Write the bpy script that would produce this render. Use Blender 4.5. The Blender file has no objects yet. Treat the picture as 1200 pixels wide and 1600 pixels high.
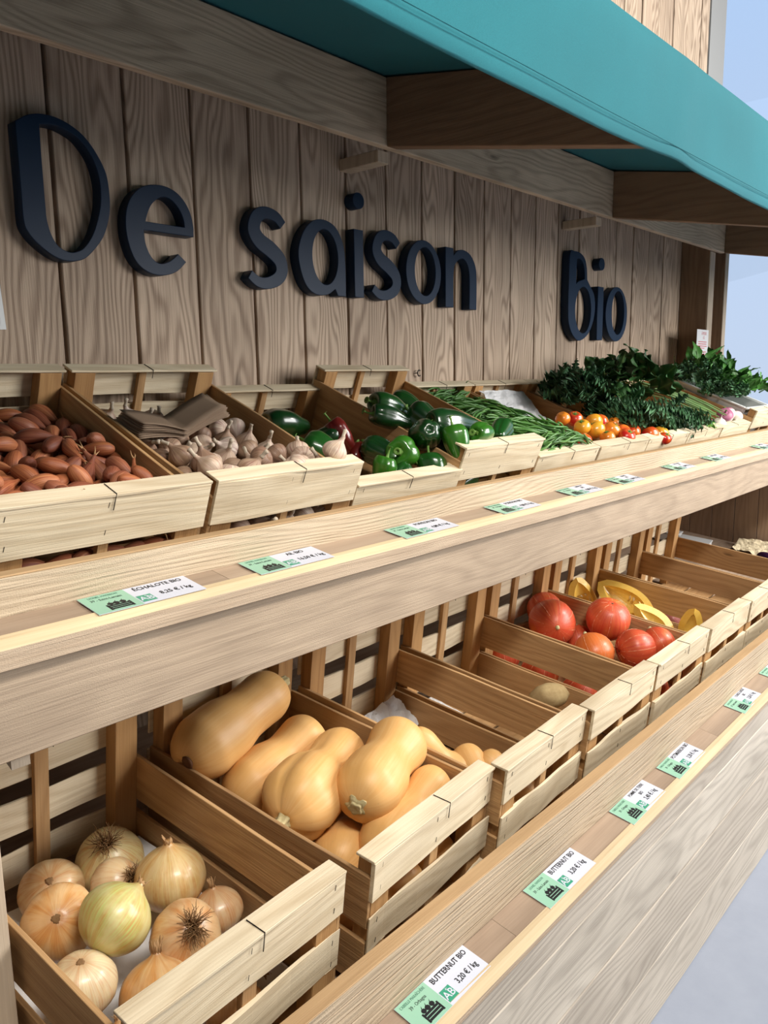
import bpy, bmesh, math, random
from mathutils import Vector, Matrix, Euler, noise as mnoise

SC = bpy.context.scene
COL = SC.collection
PI = math.pi
R = math.radians

# ------------------------------------------------------------------ camera
cd = bpy.data.cameras.new('camera'); cam = bpy.data.objects.new('camera', cd); COL.objects.link(cam)
cd.sensor_fit = 'VERTICAL'; cd.sensor_height = 24.0; cd.sensor_width = 36.0
cd.lens = 1234.0 / 1600.0 * 24.0
cd.clip_start = 0.02; cd.clip_end = 200
cam.matrix_world = Matrix(((0.66035001, 0.13470422, -0.7387778, 0.0),
                           (-0.75083477, 0.10061286, -0.65278189, 0.0),
                           (-0.01360193, 0.98576459, 0.16758032, 1.55),
                           (0, 0, 0, 1)))
SC.camera = cam
# the wall runs along +X, the shopper stands at x=0,y=0, the wall is at y=1.85

# ------------------------------------------------------------------ world, lamps, exposure
vs = SC.view_settings
vs.view_transform = 'Standard'; vs.look = 'None'; vs.gamma = 1.0; vs.use_curve_mapping = False
vs.exposure = 0.42
w = bpy.data.worlds.new('daylight'); SC.world = w; w.use_nodes = True
wn = w.node_tree; wn.nodes.clear()
wo = wn.nodes.new('ShaderNodeOutputWorld'); wb = wn.nodes.new('ShaderNodeBackground')
tc = wn.nodes.new('ShaderNodeTexCoord'); sx = wn.nodes.new('ShaderNodeSeparateXYZ'); cr = wn.nodes.new('ShaderNodeValToRGB')
wn.links.new(tc.outputs['Generated'], sx.inputs[0]); wn.links.new(sx.outputs['Z'], cr.inputs[0])
cr.color_ramp.elements[0].position = 0.0; cr.color_ramp.elements[0].color = (0.50, 0.60, 0.77, 1)
cr.color_ramp.elements[1].position = 0.45; cr.color_ramp.elements[1].color = (0.42, 0.60, 0.90, 1)
wb.inputs['Strength'].default_value = 0.86
wn.links.new(cr.outputs[0], wb.inputs[0]); wn.links.new(wb.outputs[0], wo.inputs[0])

def area(name, loc, target, size, power, col):
    l = bpy.data.lights.new(name, 'AREA'); l.shape = 'RECTANGLE'; l.size = size[0]; l.size_y = size[1]
    l.energy = power; l.color = col
    o = bpy.data.objects.new(name, l); COL.objects.link(o); o.location = loc
    o.rotation_euler = (Vector(target) - Vector(loc)).to_track_quat('-Z', 'Y').to_euler()
    return o
area('shop_window_light', (4.6, -2.8, 2.6), (2.6, 1.3, 0.9), (3.0, 2.2), 215, (1.0, 0.985, 0.965))
area('ceiling_lamp', (0.6, -0.6, 3.3), (1.2, 1.0, 0.6), (1.2, 0.3), 56, (1.0, 0.94, 0.86))
area('ceiling_lamp', (4.2, -0.9, 3.3), (3.8, 1.2, 0.8), (1.2, 0.3), 76, (1.0, 0.96, 0.90))

# ------------------------------------------------------------------ node helpers
class N:
    def __init__(s, name):
        s.m = bpy.data.materials.new(name); s.m.use_nodes = True; s.t = s.m.node_tree; s.t.nodes.clear()
        s.out = s.t.nodes.new('ShaderNodeOutputMaterial'); s.b = s.t.nodes.new('ShaderNodeBsdfPrincipled')
        s.t.links.new(s.b.outputs[0], s.out.inputs[0])
    def put(s, sock, v):
        if hasattr(v, 'is_output') or isinstance(v, bpy.types.NodeSocket): s.t.links.new(v, sock)
        elif v is not None:
            if isinstance(v, (tuple, list)) and len(v) == 3 and sock.type == 'RGBA': v = (*v, 1)
            sock.default_value = v
    def math(s, op, a, b=None, c=None, clamp=False):
        n = s.t.nodes.new('ShaderNodeMath'); n.operation = op; n.use_clamp = clamp
        s.put(n.inputs[0], a)
        if b is not None: s.put(n.inputs[1], b)
        if c is not None: s.put(n.inputs[2], c)
        return n.outputs[0]
    def vec(s, x, y, z):
        n = s.t.nodes.new('ShaderNodeCombineXYZ'); s.put(n.inputs[0], x); s.put(n.inputs[1], y); s.put(n.inputs[2], z); return n.outputs[0]
    def sep(s, v):
        n = s.t.nodes.new('ShaderNodeSeparateXYZ'); s.put(n.inputs[0], v); return n.outputs
    def obj(s): return s.t.nodes.new('ShaderNodeTexCoord').outputs['Object']
    def attr(s, a): n = s.t.nodes.new('ShaderNodeAttribute'); n.attribute_name = a; return n.outputs['Fac']
    def oi(s, k): return s.t.nodes.new('ShaderNodeObjectInfo').outputs[k]
    def noise(s, v, scale, detail=2, rough=.5, dist=0):
        n = s.t.nodes.new('ShaderNodeTexNoise'); s.put(n.inputs['Vector'], v); n.inputs['Scale'].default_value = scale
        n.inputs['Detail'].default_value = detail; n.inputs['Roughness'].default_value = rough; n.inputs['Distortion'].default_value = dist
        return n.outputs[0]
    def voro(s, v, scale, out='Distance'):
        n = s.t.nodes.new('ShaderNodeTexVoronoi'); s.put(n.inputs['Vector'], v); n.inputs['Scale'].default_value = scale; return n.outputs[out]
    def ramp(s, f, stops):
        n = s.t.nodes.new('ShaderNodeValToRGB'); s.put(n.inputs[0], f); e = n.color_ramp.elements
        while len(e) < len(stops): e.new(.5)
        for i, (p, c) in enumerate(stops):
            e[i].position = p; e[i].color = (*c, 1) if isinstance(c, (tuple, list)) else (c, c, c, 1)
        return n.outputs[0]
    def mix(s, f, a, b, mode='MIX'):
        n = s.t.nodes.new('ShaderNodeMix'); n.data_type = 'RGBA'; n.blend_type = mode
        s.put(n.inputs[0], f); s.put(n.inputs[6], a); s.put(n.inputs[7], b); return n.outputs[2]
    def bump(s, h, strength, dist=.002):
        n = s.t.nodes.new('ShaderNodeBump'); s.put(n.inputs['Height'], h); n.inputs['Strength'].default_value = strength
        n.inputs['Distance'].default_value = dist; s.t.links.new(n.outputs[0], s.b.inputs['Normal'])
    def fin(s, col=None, rough=.6, spec=None, **kw):
        if col is not None: s.put(s.b.inputs['Base Color'], col)
        s.put(s.b.inputs['Roughness'], rough)
        if spec is not None: s.b.inputs['Specular IOR Level'].default_value = spec
        for k, v in kw.items(): s.put(s.b.inputs[k.replace('_', ' ')], v)
        return s.m

def wood(name, light, dark, axis='x', rings=9, amp=1.6, fine=.35, rough=.72, bump=.35, knots=.0, contrast=.75, vary=.3, fuzz=0, spec=.3, coat=0, kscale=2.6):
    n = N(name); X, Y, Z = n.sep(n.obj())
    u, v, q = {'x': (X, Y, Z), 'y': (Y, X, Z), 'z': (Z, X, Y)}[axis]
    r = n.attr('rnd'); rr = n.oi('Random')
    off = n.math('ADD', n.math('MULTIPLY', r, 37.0), n.math('MULTIPLY', rr, 53.0))
    u = n.math('ADD', u, off); 
    ac = n.math('ADD', v, n.math('MULTIPLY', q, 1.13))       # across the grain
    ac2 = n.math('ADD', ac, n.math('MULTIPLY', off, .31))
    low = n.noise(n.vec(n.math('MULTIPLY', u, 1.3), n.math('MULTIPLY', ac2, 6.0), off), 1.0, 2, .5)
    ph = n.math('ADD', n.math('MULTIPLY', ac2, float(rings) * 4), n.math('MULTIPLY', low, amp * 6))
    base_mask = None
    if knots > 0:
        kv = n.vec(n.math('MULTIPLY', u, 1.0), n.math('MULTIPLY', ac2, 3.2), off)
        d = n.voro(kv, kscale)
        infl = n.math('DIVIDE', .30, n.math('ADD', d, .10))
        ph = n.math('ADD', ph, infl)
        base_mask = n.ramp(d, [(0.0, (1, 1, 1)), (.045 * knots, (.8, .8, .8)), (.09 * knots, (0, 0, 0))])
    s = n.math('SINE', n.math('MULTIPLY', ph, 2 * PI))
    s = n.math('MULTIPLY_ADD', s, .5, .5)
    s = n.math('POWER', s, 1.6)
    fn = n.noise(n.vec(n.math('MULTIPLY', u, 6.0), n.math('MULTIPLY', v, 320.0), n.math('MULTIPLY', q, 320.0)), 1.0, 2, .6)
    fn = n.math('MULTIPLY_ADD', fn, 2.4, -.7, clamp=True)
    f = n.math('ADD', n.math('MULTIPLY', s, 1 - fine), n.math('MULTIPLY', fn, fine))
    f = n.math('MULTIPLY', f, contrast)
    c = n.mix(f, light, dark)
    blot = n.noise(n.vec(n.math('MULTIPLY', u, 2.2), n.math('MULTIPLY', v, 7.0), n.math('ADD', n.math('MULTIPLY', q, 7.0), off)), 1.0, 3, .6)
    c = n.mix(1.0, c, n.ramp(blot, [(.25, (.80, .79, .78)), (.75, (1.16, 1.16, 1.16))]), 'MULTIPLY')
    tint = n.math('FRACT', n.math('MULTIPLY', off, 3.7))
    lo = 1 - vary
    c = n.mix(1.0, c, n.ramp(tint, [(0, (lo, lo * .97, lo * .94)), (1, (1.06, 1.05, 1.03))]), 'MULTIPLY')
    if base_mask is not None: c = n.mix(n.math('MULTIPLY', base_mask, .75), c, tuple(x * .28 for x in dark))
    h = n.math('ADD', n.math('MULTIPLY', s, -.5), n.math('MULTIPLY', fn, .8))
    if fuzz:
        fz = n.noise(n.vec(n.math('MULTIPLY', X, 1.0), n.math('MULTIPLY', Y, 1.0), n.math('MULTIPLY', Z, 1.0)), 420.0, 2, .8)
        patch = n.ramp(n.noise(n.obj(), 5.0, 2), [(.35, (0, 0, 0)), (.65, (1, 1, 1))])
        fzz = n.math('MULTIPLY', fz, n.math('MULTIPLY', patch, fuzz))
        h = n.math('ADD', h, n.math('MULTIPLY', fzz, 2.2))
        c = n.mix(n.math('MULTIPLY', fzz, .35), c, tuple(min(1, x * 1.5) for x in light))
    n.bump(h, bump, .0012)
    if coat:
        n.b.inputs['Coat Weight'].default_value = coat; n.b.inputs['Coat Roughness'].default_value = .12
    return n.fin(c, rough, spec)

def flat(name, col, rough=.5, spec=.5, **kw):
    n = N(name); return n.fin(col, rough, spec, **kw)

M = {}
M['wall'] = wood('cladding_wood', (.66, .52, .395), (.26, .18, .125), 'z', rings=10, amp=2.6, fine=.42, knots=1.1, contrast=.95, vary=.18, rough=.7, bump=.55, kscale=1.5)
M['beam'] = wood('beam_wood', (.62, .49, .36), (.29, .21, .145), 'x', rings=9, amp=1.8, fine=.35, knots=.6, contrast=.65, vary=.1, bump=.4, kscale=1.6)
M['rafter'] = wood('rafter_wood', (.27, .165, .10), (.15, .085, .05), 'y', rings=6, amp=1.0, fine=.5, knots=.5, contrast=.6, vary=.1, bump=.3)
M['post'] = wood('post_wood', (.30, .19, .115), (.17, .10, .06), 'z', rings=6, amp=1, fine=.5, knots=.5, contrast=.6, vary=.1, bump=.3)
M['postlight'] = wood('pale_post_wood', (.62, .52, .40), (.40, .31, .22), 'z', rings=6, amp=1, fine=.5, contrast=.6, vary=.1, bump=.3)
M['fascia'] = wood('sawn_fascia_wood', (.40, .315, .23), (.19, .14, .10), 'x', rings=7, amp=1.6, fine=.65, knots=1.1, contrast=.6, vary=.05, rough=.85, bump=.5, fuzz=.9, kscale=1.1)
M['lip'] = wood('lip_wood', (.47, .37, .27), (.28, .20, .135), 'x', rings=10, amp=1, fine=.7, contrast=.6, vary=.08, rough=.85, bump=.7, fuzz=.9)
M['lipedge'] = wood('lip_edge_wood', (.62, .50, .32), (.50, .37, .21), 'x', rings=10, amp=1, fine=.7, contrast=.6, vary=.08, rough=.7, bump=.3)
M['strip'] = wood('price_strip_wood', (.40, .30, .22), (.26, .185, .13), 'x', rings=5, amp=1.2, fine=.6, contrast=.6, vary=.12, rough=.5, bump=.15, coat=.6)
M['riser'] = wood('riser_wood', (.54, .44, .315), (.30, .22, .14), 'x', rings=26, amp=2.4, fine=.45, contrast=.62, vary=.05, rough=.8, bump=.9, fuzz=.8)
M['risertop'] = wood('riser_top_wood', (.50, .335, .18), (.36, .22, .105), 'x', rings=8, amp=1, fine=.6, contrast=.5, vary=.05, rough=.7, bump=.3)
M['counter'] = wood('counter_front_wood', (.52, .47, .40), (.29, .255, .215), 'x', rings=9, amp=2.0, fine=.4, knots=.6, contrast=.65, vary=.10, rough=.7, bump=.45, kscale=1.2)
M['deck'] = wood('deck_wood', (.40, .30, .22), (.25, .17, .12), 'x', rings=6, amp=1, fine=.5, contrast=.6, vary=.1)
M['endwall'] = wood('end_panel_wood', (.36, .25, .17), (.22, .14, .09), 'z', rings=6, amp=1, fine=.5, knots=.6, contrast=.6, vary=.15)
def crate_mats(tag, l, d, fuzz=0.15):
    for a in 'xyz':
        M[tag + a] = wood(tag + '_' + a + '_wood', l, d, a, rings=7, amp=1.5, fine=.5, contrast=.8, vary=.16, rough=.68, bump=.3, fuzz=fuzz)
crate_mats('slat', (.80, .70, .515), (.54, .425, .27), .3)
crate_mats('side', (.55, .345, .165), (.36, .20, .085))
crate_mats('postc', (.53, .31, .13), (.36, .19, .075))
M['sideknot'] = wood('knotty_side_wood', (.55, .345, .165), (.32, .17, .075), 'y', rings=8, amp=1.6, fine=.45, contrast=.7, vary=.2, rough=.68, bump=.3, knots=.7, kscale=2.2)
M['wire'] = flat('binding_wire_metal', (.035, .03, .028), .45, Metallic=.8)
M['gap'] = flat('painted_gap_shade', (.035, .022, .016), .95, .1)  # dark sheet behind the wall boards: gap shade put into its colour
M['grey'] = flat('grey_paint', (.30, .30, .295), .8, .2)

def letter_mat():
    n = N('navy_lacquer'); f = n.noise(n.obj(), 900, 2)
    n.bump(f, .15, .0005); return n.fin((.008, .022, .050), .42, .18)
M['navy'] = letter_mat()

def fabric():
    n = N('teal_canvas'); X, Y, Z = n.sep(n.obj())
    a = n.math('SINE', n.math('MULTIPLY', X, 5200)); b = n.math('SINE', n.math('MULTIPLY', n.math('ADD', Z, Y), 5200))
    f = n.noise(n.obj(), 700, 2, .7)
    big = n.noise(n.obj(), 3.5, 3)
    c = n.mix(f, (.006, .100, .122), (.014, .165, .195))
    c = n.mix(1.0, c, n.ramp(big, [(.3, (.93, .93, .93)), (.7, (1.06, 1.06, 1.06))]), 'MULTIPLY')
    n.bump(n.math('ADD', n.math('ADD', a, b), n.math('MULTIPLY', f, 3)), .25, .0006)
    n.b.inputs['Sheen Weight'].default_value = .05
    return n.fin(c, .85, .2)
M['fabric'] = fabric()

def floor_m():
    n = N('grey_floor_vinyl'); f = n.noise(n.obj(), 9, 5, .6); g = n.noise(n.obj(), 160, 2)
    sp = n.ramp(n.voro(n.obj(), 34), [(.03, (1, 1, 1)), (.05, (0, 0, 0))])
    c = n.mix(f, (.25, .28, .345), (.33, .36, .43)); c = n.mix(n.math('MULTIPLY', sp, .35), c, (.18, .18, .2))
    n.bump(g, .1, .001); return n.fin(c, .45, .4)
M['floor'] = floor_m()

# ------------------------------------------------------------------ mesh helpers
rng = random.Random(11)
class MB:
    def __init__(s): s.v = []; s.f = []; s.r = []; s.m = []
    def add(s, verts, faces, rnd=None, mi=0):
        o = len(s.v); rnd = rng.random() if rnd is None else rnd
        s.v += [tuple(v) for v in verts]; s.r += [rnd] * len(verts)
        s.f += [tuple(i + o for i in f) for f in faces]; s.m += [mi] * len(faces)
    def box(s, a, b, rnd=None, mi=0):
        (x0, y0, z0), (x1, y1, z1) = a, b
        s.add([(x0, y0, z0), (x1, y0, z0), (x1, y1, z0), (x0, y1, z0), (x0, y0, z1), (x1, y0, z1), (x1, y1, z1), (x0, y1, z1)],
              [(0, 3, 2, 1), (4, 5, 6, 7), (0, 1, 5, 4), (1, 2, 6, 5), (2, 3, 7, 6), (3, 0, 4, 7)], rnd, mi)
    def slab(s, o, U, V, W, nu=1, wav=0, seed=0, rnd=None, mi=0, bow=0):
        """box from corner o with edges U (long), V, W; wav = wobble of the long edges along V"""
        o, U, V, W = map(Vector, (o, U, V, W)); vs_ = []; fs = []
        if U.cross(V).dot(W) < 0: V, W = W, V
        for i in range(nu + 1):
            t = i / nu
            d0 = V.normalized() * (mnoise.noise(Vector((t * 2.6, seed, 0))) * wav) if wav else Vector()
            d1 = V.normalized() * (mnoise.noise(Vector((t * 2.6, seed, 9))) * wav) if wav else Vector()
            bw = W.normalized() * (bow * math.sin(t * PI)) if bow else Vector()
            p = o + U * t + bw
            vs_ += [p + d0, p + V + d1, p + V + W + d1, p + W + d0]
        for i in range(nu):
            a = i * 4; b = a + 4
            fs += [(a, a + 1, b + 1, b), (a + 1, a + 2, b + 2, b + 1), (a + 2, a + 3, b + 3, b + 2), (a + 3, a, b, b + 3)]
        fs += [(0, 3, 2, 1), (nu * 4, nu * 4 + 1, nu * 4 + 2, nu * 4 + 3)]
        fs = [tuple(reversed(f)) for f in fs]
        s.add(vs_, fs, rnd, mi)
    def tube(s, pts, rads, seg=6, mi=0, rnd=None):
        pts = [Vector(p) for p in pts]; n = len(pts)
        if not isinstance(rads, (list, tuple)): rads = [rads] * n
        vs_ = []; fs = []; up = Vector((0, 0, 1))
        t0 = (pts[1] - pts[0]).normalized()
        if abs(t0.dot(up)) > .9: up = Vector((1, 0, 0))
        nrm = t0.cross(up).normalized()
        for i, p in enumerate(pts):
            t = (pts[min(i + 1, n - 1)] - pts[max(i - 1, 0)]).normalized()
            nrm = (nrm - t * nrm.dot(t)).normalized(); b = t.cross(nrm)
            for k in range(seg):
                a = 2 * PI * k / seg; vs_.append(p + (nrm * math.cos(a) + b * math.sin(a)) * rads[i])
        for i in range(n - 1):
            for k in range(seg):
                k2 = (k + 1) % seg; fs.append((i * seg + k, i * seg + k2, (i + 1) * seg + k2, (i + 1) * seg + k))
        fs.append(tuple(reversed(range(seg)))); fs.append(tuple((n - 1) * seg + k for k in range(seg)))
        s.add(vs_, fs, rnd, mi)
    def mesh(s, name, mats, smooth=False):
        me = bpy.data.meshes.new(name); me.from_pydata(s.v, [], s.f); 
        for m in (mats if isinstance(mats, (list, tuple)) else [mats]): me.materials.append(m)
        a = me.attributes.new('rnd', 'FLOAT', 'POINT'); a.data.foreach_set('value', s.r)
        me.polygons.foreach_set('material_index', s.m)
        if smooth: me.polygons.foreach_set('use_smooth', [True] * len(me.polygons))
        me.update(); return me
    def build(s, name, mats, parent=None, smooth=False, bevel=0, seg=1):
        o = bpy.data.objects.new(name, s.mesh(name, mats, smooth)); COL.objects.link(o)
        if parent: o.parent = parent
        if bevel:
            b = o.modifiers.new('bevel', 'BEVEL'); b.width = bevel; b.segments = seg; b.limit_method = 'ANGLE'; b.angle_limit = R(40)
        return o

def link(name, me, parent=None, loc=None):
    o = bpy.data.objects.new(name, me); COL.objects.link(o)
    if parent: o.parent = parent
    if loc is not None: o.location = loc
    return o
def tag(o, label=None, cat=None, group=None, kind=None):
    if label: o['label'] = label
    if cat: o['category'] = cat
    if group: o['group'] = group
    if kind: o['kind'] = kind
    return o
def empty(name, label, cat, loc=(0, 0, 0), group=None):
    o = bpy.data.objects.new(name, None); COL.objects.link(o); o.empty_display_size = .05; o.location = loc
    return tag(o, label, cat, group)
def copy_tree(o, parent=None):
    c = o.copy(); COL.objects.link(c); c.parent = parent
    for ch in list(o.children): copy_tree(ch, c)
    return c

# ------------------------------------------------------------------ the setting
WY = 1.85
b = MB()
for k in range(-12, 21):                         # vertical cladding boards, 196 mm pitch
    x0 = .951 + .196 * k; j = rng.uniform(-.0015, .0015)
    x1 = min(x0 + .196, 4.99)
    b.box((x0 + .0045, WY + j, 0.0), (x1 - .0045, WY + .022, 5.8))
wall = b.build('wall_back', M['wall'], bevel=.002); tag(wall, kind='structure')
b = MB(); b.box((-1.6, WY + .023, 0), (5.0, WY + .05, 5.8)); tag(b.build('gap_shade_sheet', M['gap'], wall), 'dark backing sheet standing in for shade in the gaps between boards')
b = MB(); b.box((5.0, WY - .005, 0), (5.245, WY + .12, 5.8)); tag(b.build('wall_pillar', M['grey']), kind='structure')
b = MB(); b.box((-3, -4, -.05), (14, WY + .3, 0)); tag(b.build('floor', M['floor']), kind='structure')
b = MB(); b.box((-3, -4, 5.8), (14, WY + .3, 5.85)); tag(b.build('unseen_ceiling', M['grey']), kind='structure')  # out of view, added to block sky light from above
b = MB(); b.box((-3, -4.1, 0), (7.5, -4, 5.8)); tag(b.build('unseen_wall_front', M['grey']), kind='structure')  # out of view behind the camera, added to cut ambient light under the awning
b = MB(); b.box((-3.1, -4, 0), (-3, WY + .3, 5.8)); tag(b.build('unseen_wall_left', M['grey']), kind='structure')  # out of view, added with the front wall to deepen the shade
# window beyond the pillar
def glass_m():
    n = N('window_glass'); t = n.t.nodes.new('ShaderNodeBsdfTransparent'); g = n.t.nodes.new('ShaderNodeBsdfGlossy')
    g.inputs['Roughness'].default_value = .02; mx = n.t.nodes.new('ShaderNodeMixShader'); mx.inputs[0].default_value = .06
    n.t.links.new(t.outputs[0], mx.inputs[1]); n.t.links.new(g.outputs[0], mx.inputs[2]); n.t.links.new(mx.outputs[0], n.out.inputs[0]); return n.m
M['glass'] = glass_m()
M['frame'] = flat('pale_window_frame', (.72, .70, .66), .5)
b = MB()
b.box((5.245, WY + .02, .85), (9.6, WY + .08, .92)); b.box((5.245, WY + .02, 5.6), (9.6, WY + .08, 5.8)); b.box((9.54, WY + .02, .92), (9.6, WY + .08, 5.6))
win = b.build('window_1', M['frame']); tag(win, kind='structure')
b = MB(); b.box((5.25, WY + .045, .92), (9.54, WY + .051, 5.6)); b.build('window_pane', M['glass'], win)
b = MB(); b.box((5.245, WY + .0, 0), (9.6, WY + .1, .85)); tag(b.build('wall_below_window', M['grey']), kind='structure')

# ------------------------------------------------------------------ timber under the awning
def beam_piece(x0, x1):
    pass
b = MB(); b.slab((-1.5, 1.655, 2.235), (6.39, 0, 0), (0, .028, 0), (0, 0, .195), 10)
t = b.build('awning_beam', M['beam'], bevel=.003, seg=2); tag(t, 'long grey brown timber beam running level above the wall letters', 'beam')
def rafter(x, lab):
    sl = .185; b = MB()
    y0, y1 = .775, 1.655
    z = lambda y, top: (2.236 - (1.66 - y) * sl) if not top else (2.431 - (1.66 - y) * .18)
    t_ = .045
    vv = [(x, y0, z(y0, 0)), (x + t_, y0, z(y0, 0)), (x + t_, y1, z(y1, 0)), (x, y1, z(y1, 0)),
          (x, y0, z(y0, 1)), (x + t_, y0, z(y0, 1)), (x + t_, y1, z(y1, 1)), (x, y1, z(y1, 1))]
    b.add(vv, [(0, 3, 2, 1), (4, 5, 6, 7), (0, 1, 5, 4), (1, 2, 6, 5), (2, 3, 7, 6), (3, 0, 4, 7)])
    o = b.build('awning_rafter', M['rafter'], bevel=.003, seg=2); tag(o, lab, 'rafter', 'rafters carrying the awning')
for x, lab in ((.40, 'dark rafter under the awning at the far left, behind the viewer\'s side of the picture'),
               (1.908, 'dark rafter under the awning above the word saison, the largest one seen'),
               (3.425, 'dark rafter under the awning, second one, above the word bio'),
               (4.875, 'dark rafter under the awning, the last one, beside the bright window')):
    if x > 1: rafter(x, lab)
def bracket(x, lab):
    b = MB(); b.slab((x, 1.683, 2.196), (0, .165, 0), (.05, 0, 0), (0, 0, .036), 1)
    o = b.build('wall_bracket', M['postlight'], bevel=.002); tag(o, lab, 'bracket', 'small brackets behind the awning beam')
bracket(1.90, 'small wooden bracket behind the beam above the word saison')
bracket(3.33, 'small wooden bracket behind the beam above the word bio')

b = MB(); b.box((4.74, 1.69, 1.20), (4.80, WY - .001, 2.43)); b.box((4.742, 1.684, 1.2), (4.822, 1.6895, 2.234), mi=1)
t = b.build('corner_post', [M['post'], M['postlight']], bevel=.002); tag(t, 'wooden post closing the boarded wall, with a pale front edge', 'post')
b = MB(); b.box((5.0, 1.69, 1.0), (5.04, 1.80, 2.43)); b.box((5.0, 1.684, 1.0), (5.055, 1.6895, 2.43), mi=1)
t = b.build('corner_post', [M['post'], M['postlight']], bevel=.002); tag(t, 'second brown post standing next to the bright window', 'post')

# ------------------------------------------------------------------ awning
def awning():
    root = empty('awning', 'teal green canvas awning with a hanging front over the produce stall', 'awning', (2.2, 1.2, 2.3))
    nx = 220; xs = [-1.0 + 8.6 * i / nx for i in range(nx + 1)]
    raf = [.40, 1.93, 3.447, 4.897, 6.4]
    def sag(x):
        for a, c in zip([-1.1] + raf, raf + [8]):
            if a <= x <= c: return math.sin(PI * (x - a) / (c - a))
        return 0
    prof = [(1.848, 2.452, 0, 0), (1.75, 2.442, 0, 0)]
    for i in range(9):              # canopy from beam to eave
        t = i / 8; prof.append((1.655 - t * (1.655 - .80), 2.437 - t * .158, math.sin(PI * t) * .010, 0))
    prof += [(.778, 2.274, 0, .1), (.764, 2.262, 0, .3), (.759, 2.240, 0, .5)]
    for i in range(1, 11):
        t = i / 10; prof.append((.757 + .004 * t, 2.240 - t * .205, 0, .5 + .5 * t))
    prof += [(.765, 2.030, 0, 1), (.772, 2.036, 0, 1), (.774, 2.07, 0, .8)]
    V = []; F = []
    for x in xs:
        s_ = sag(x)
        for (y, z, c, k) in prof:
            yy = y; zz = z - c * s_
            nz = mnoise.noise(Vector((x * 2.2, z * 5, 3)))
            wv = mnoise.noise(Vector((x * 1.1, 7, 0)))
            yy += k * (.006 * nz + .010 * wv)
            zz -= k * .006 * s_ - k * .004 * mnoise.noise(Vector((x * 3, 1, 5)))
            # crease running from the second rafter down the valance
            d = (x - 3.40) + (2.26 - z) * -.55
            yy -= k * .020 * math.exp(-(d / .05) ** 2) * (1 if z > 2.05 else .6) * (.4 + k)
            d2 = (x - 1.95) + (2.26 - z) * .3
            yy -= k * .006 * math.exp(-(d2 / .07) ** 2)
            zz -= .010 * math.exp(-((x - 3.50) / .10) ** 2) * (1 if 0 < k < .6 else 0)
            V.append((x, yy, zz))
    m = len(prof)
    for i in range(nx):
        for j in range(m - 1): F.append((i * m + j, i * m + j + 1, (i + 1) * m + j + 1, (i + 1) * m + j))
    def part(nm, sel):
        b = MB(); b.add(V, [f for j, f in enumerate(F) if sel(j % (m - 1))]); o = b.build(nm, M['fabric'], root, smooth=True)
        o.matrix_parent_inverse = root.matrix_world.inverted()
        o.location = -root.location; o.matrix_parent_inverse = Matrix()
        s = o.modifiers.new('thick', 'SOLIDIFY'); s.thickness = .0012; s.offset = -1
        return o
    c = part('canopy', lambda j: j < 11); part('valance', lambda j: j >= 11)
    b = MB(); b.tube([(x, .7585 + .5 * (.006 * mnoise.noise(Vector((x * 2.2, 2.05 * 5, 3))) + .010 * mnoise.noise(Vector((x * 1.1, 7, 0)))) - .004, 2.058) for x in xs[::4]], .0011, 4)
    h = b.build('hem_seam', M['fabric'], root); h.location = -root.location
awning()

# ------------------------------------------------------------------ letters of the sign
def catmull(pts, closed=True, n=6, corners=()):
    out = []; L = len(pts)
    for i in range(L if closed else L - 1):
        p0, p1, p2, p3 = pts[(i - 1) % L], pts[i], pts[(i + 1) % L], pts[(i + 2) % L]
        if not closed:
            p0 = pts[max(i - 1, 0)]; p3 = pts[min(i + 2, L - 1)]
        if i in corners: p0 = p1
        if (i + 1) % L in corners: p3 = p2
        for k in range(n):
            t = k / n
            out.append(tuple(.5 * (2 * p1[j] + (p2[j] - p0[j]) * t + (2 * p0[j] - 5 * p1[j] + 4 * p2[j] - p3[j]) * t * t + (3 * p1[j] - p0[j] - 3 * p2[j] + p3[j]) * t ** 3) for j in (0, 1)))
    if not closed: out.append(tuple(pts[-1]))
    return out
def ribbon(cl, w):
    cl = catmull(cl, False, 6); L = len(cl); lft = []; rgt = []
    ws = w if isinstance(w, (list, tuple)) else [w, w]
    for i, p in enumerate(cl):
        a = cl[max(i - 1, 0)]; c = cl[min(i + 1, L - 1)]; d = Vector((c[0] - a[0], c[1] - a[1])).normalized()
        t = i / (L - 1) * (len(ws) - 1); k = min(int(t), len(ws) - 2); ww = (ws[k] + (ws[k + 1] - ws[k]) * (t - k)) / 2
        lft.append((p[0] - d.y * ww, p[1] + d.x * ww)); rgt.append((p[0] + d.y * ww, p[1] - d.x * ww))
    return lft + rgt[::-1]
def shape(name, loops, depth, bev, mat, parent=None):
    """filled outline (loops of (x,z)) extruded to a real thickness; returned as a mesh object, front towards -y"""
    cu = bpy.data.curves.new(name, 'CURVE'); cu.dimensions = '2D'; cu.fill_mode = 'BOTH'; cu.extrude = depth / 2 - bev; cu.bevel_depth = bev; cu.bevel_resolution = 1
    for lp in loops:
        s = cu.splines.new('POLY'); s.points.add(len(lp) - 1); s.use_cyclic_u = True
        for p, q in zip(s.points, lp): p.co = (q[0], q[1], 0, 1)
    return curve_to_mesh(cu, name, mat, parent)
def curve_to_mesh(cu, name, mat, parent=None):
    o = bpy.data.objects.new(name, cu); COL.objects.link(o)
    bpy.context.view_layer.update()
    me = bpy.data.meshes.new_from_object(o.evaluated_get(bpy.context.evaluated_depsgraph_get()))
    bpy.data.objects.remove(o); bpy.data.curves.remove(cu)
    me.name = name; me.materials.clear(); me.materials.append(mat)
    o = bpy.data.objects.new(name, me); COL.objects.link(o)
    if parent: o.parent = parent
    return o
DEP = .039
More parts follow.
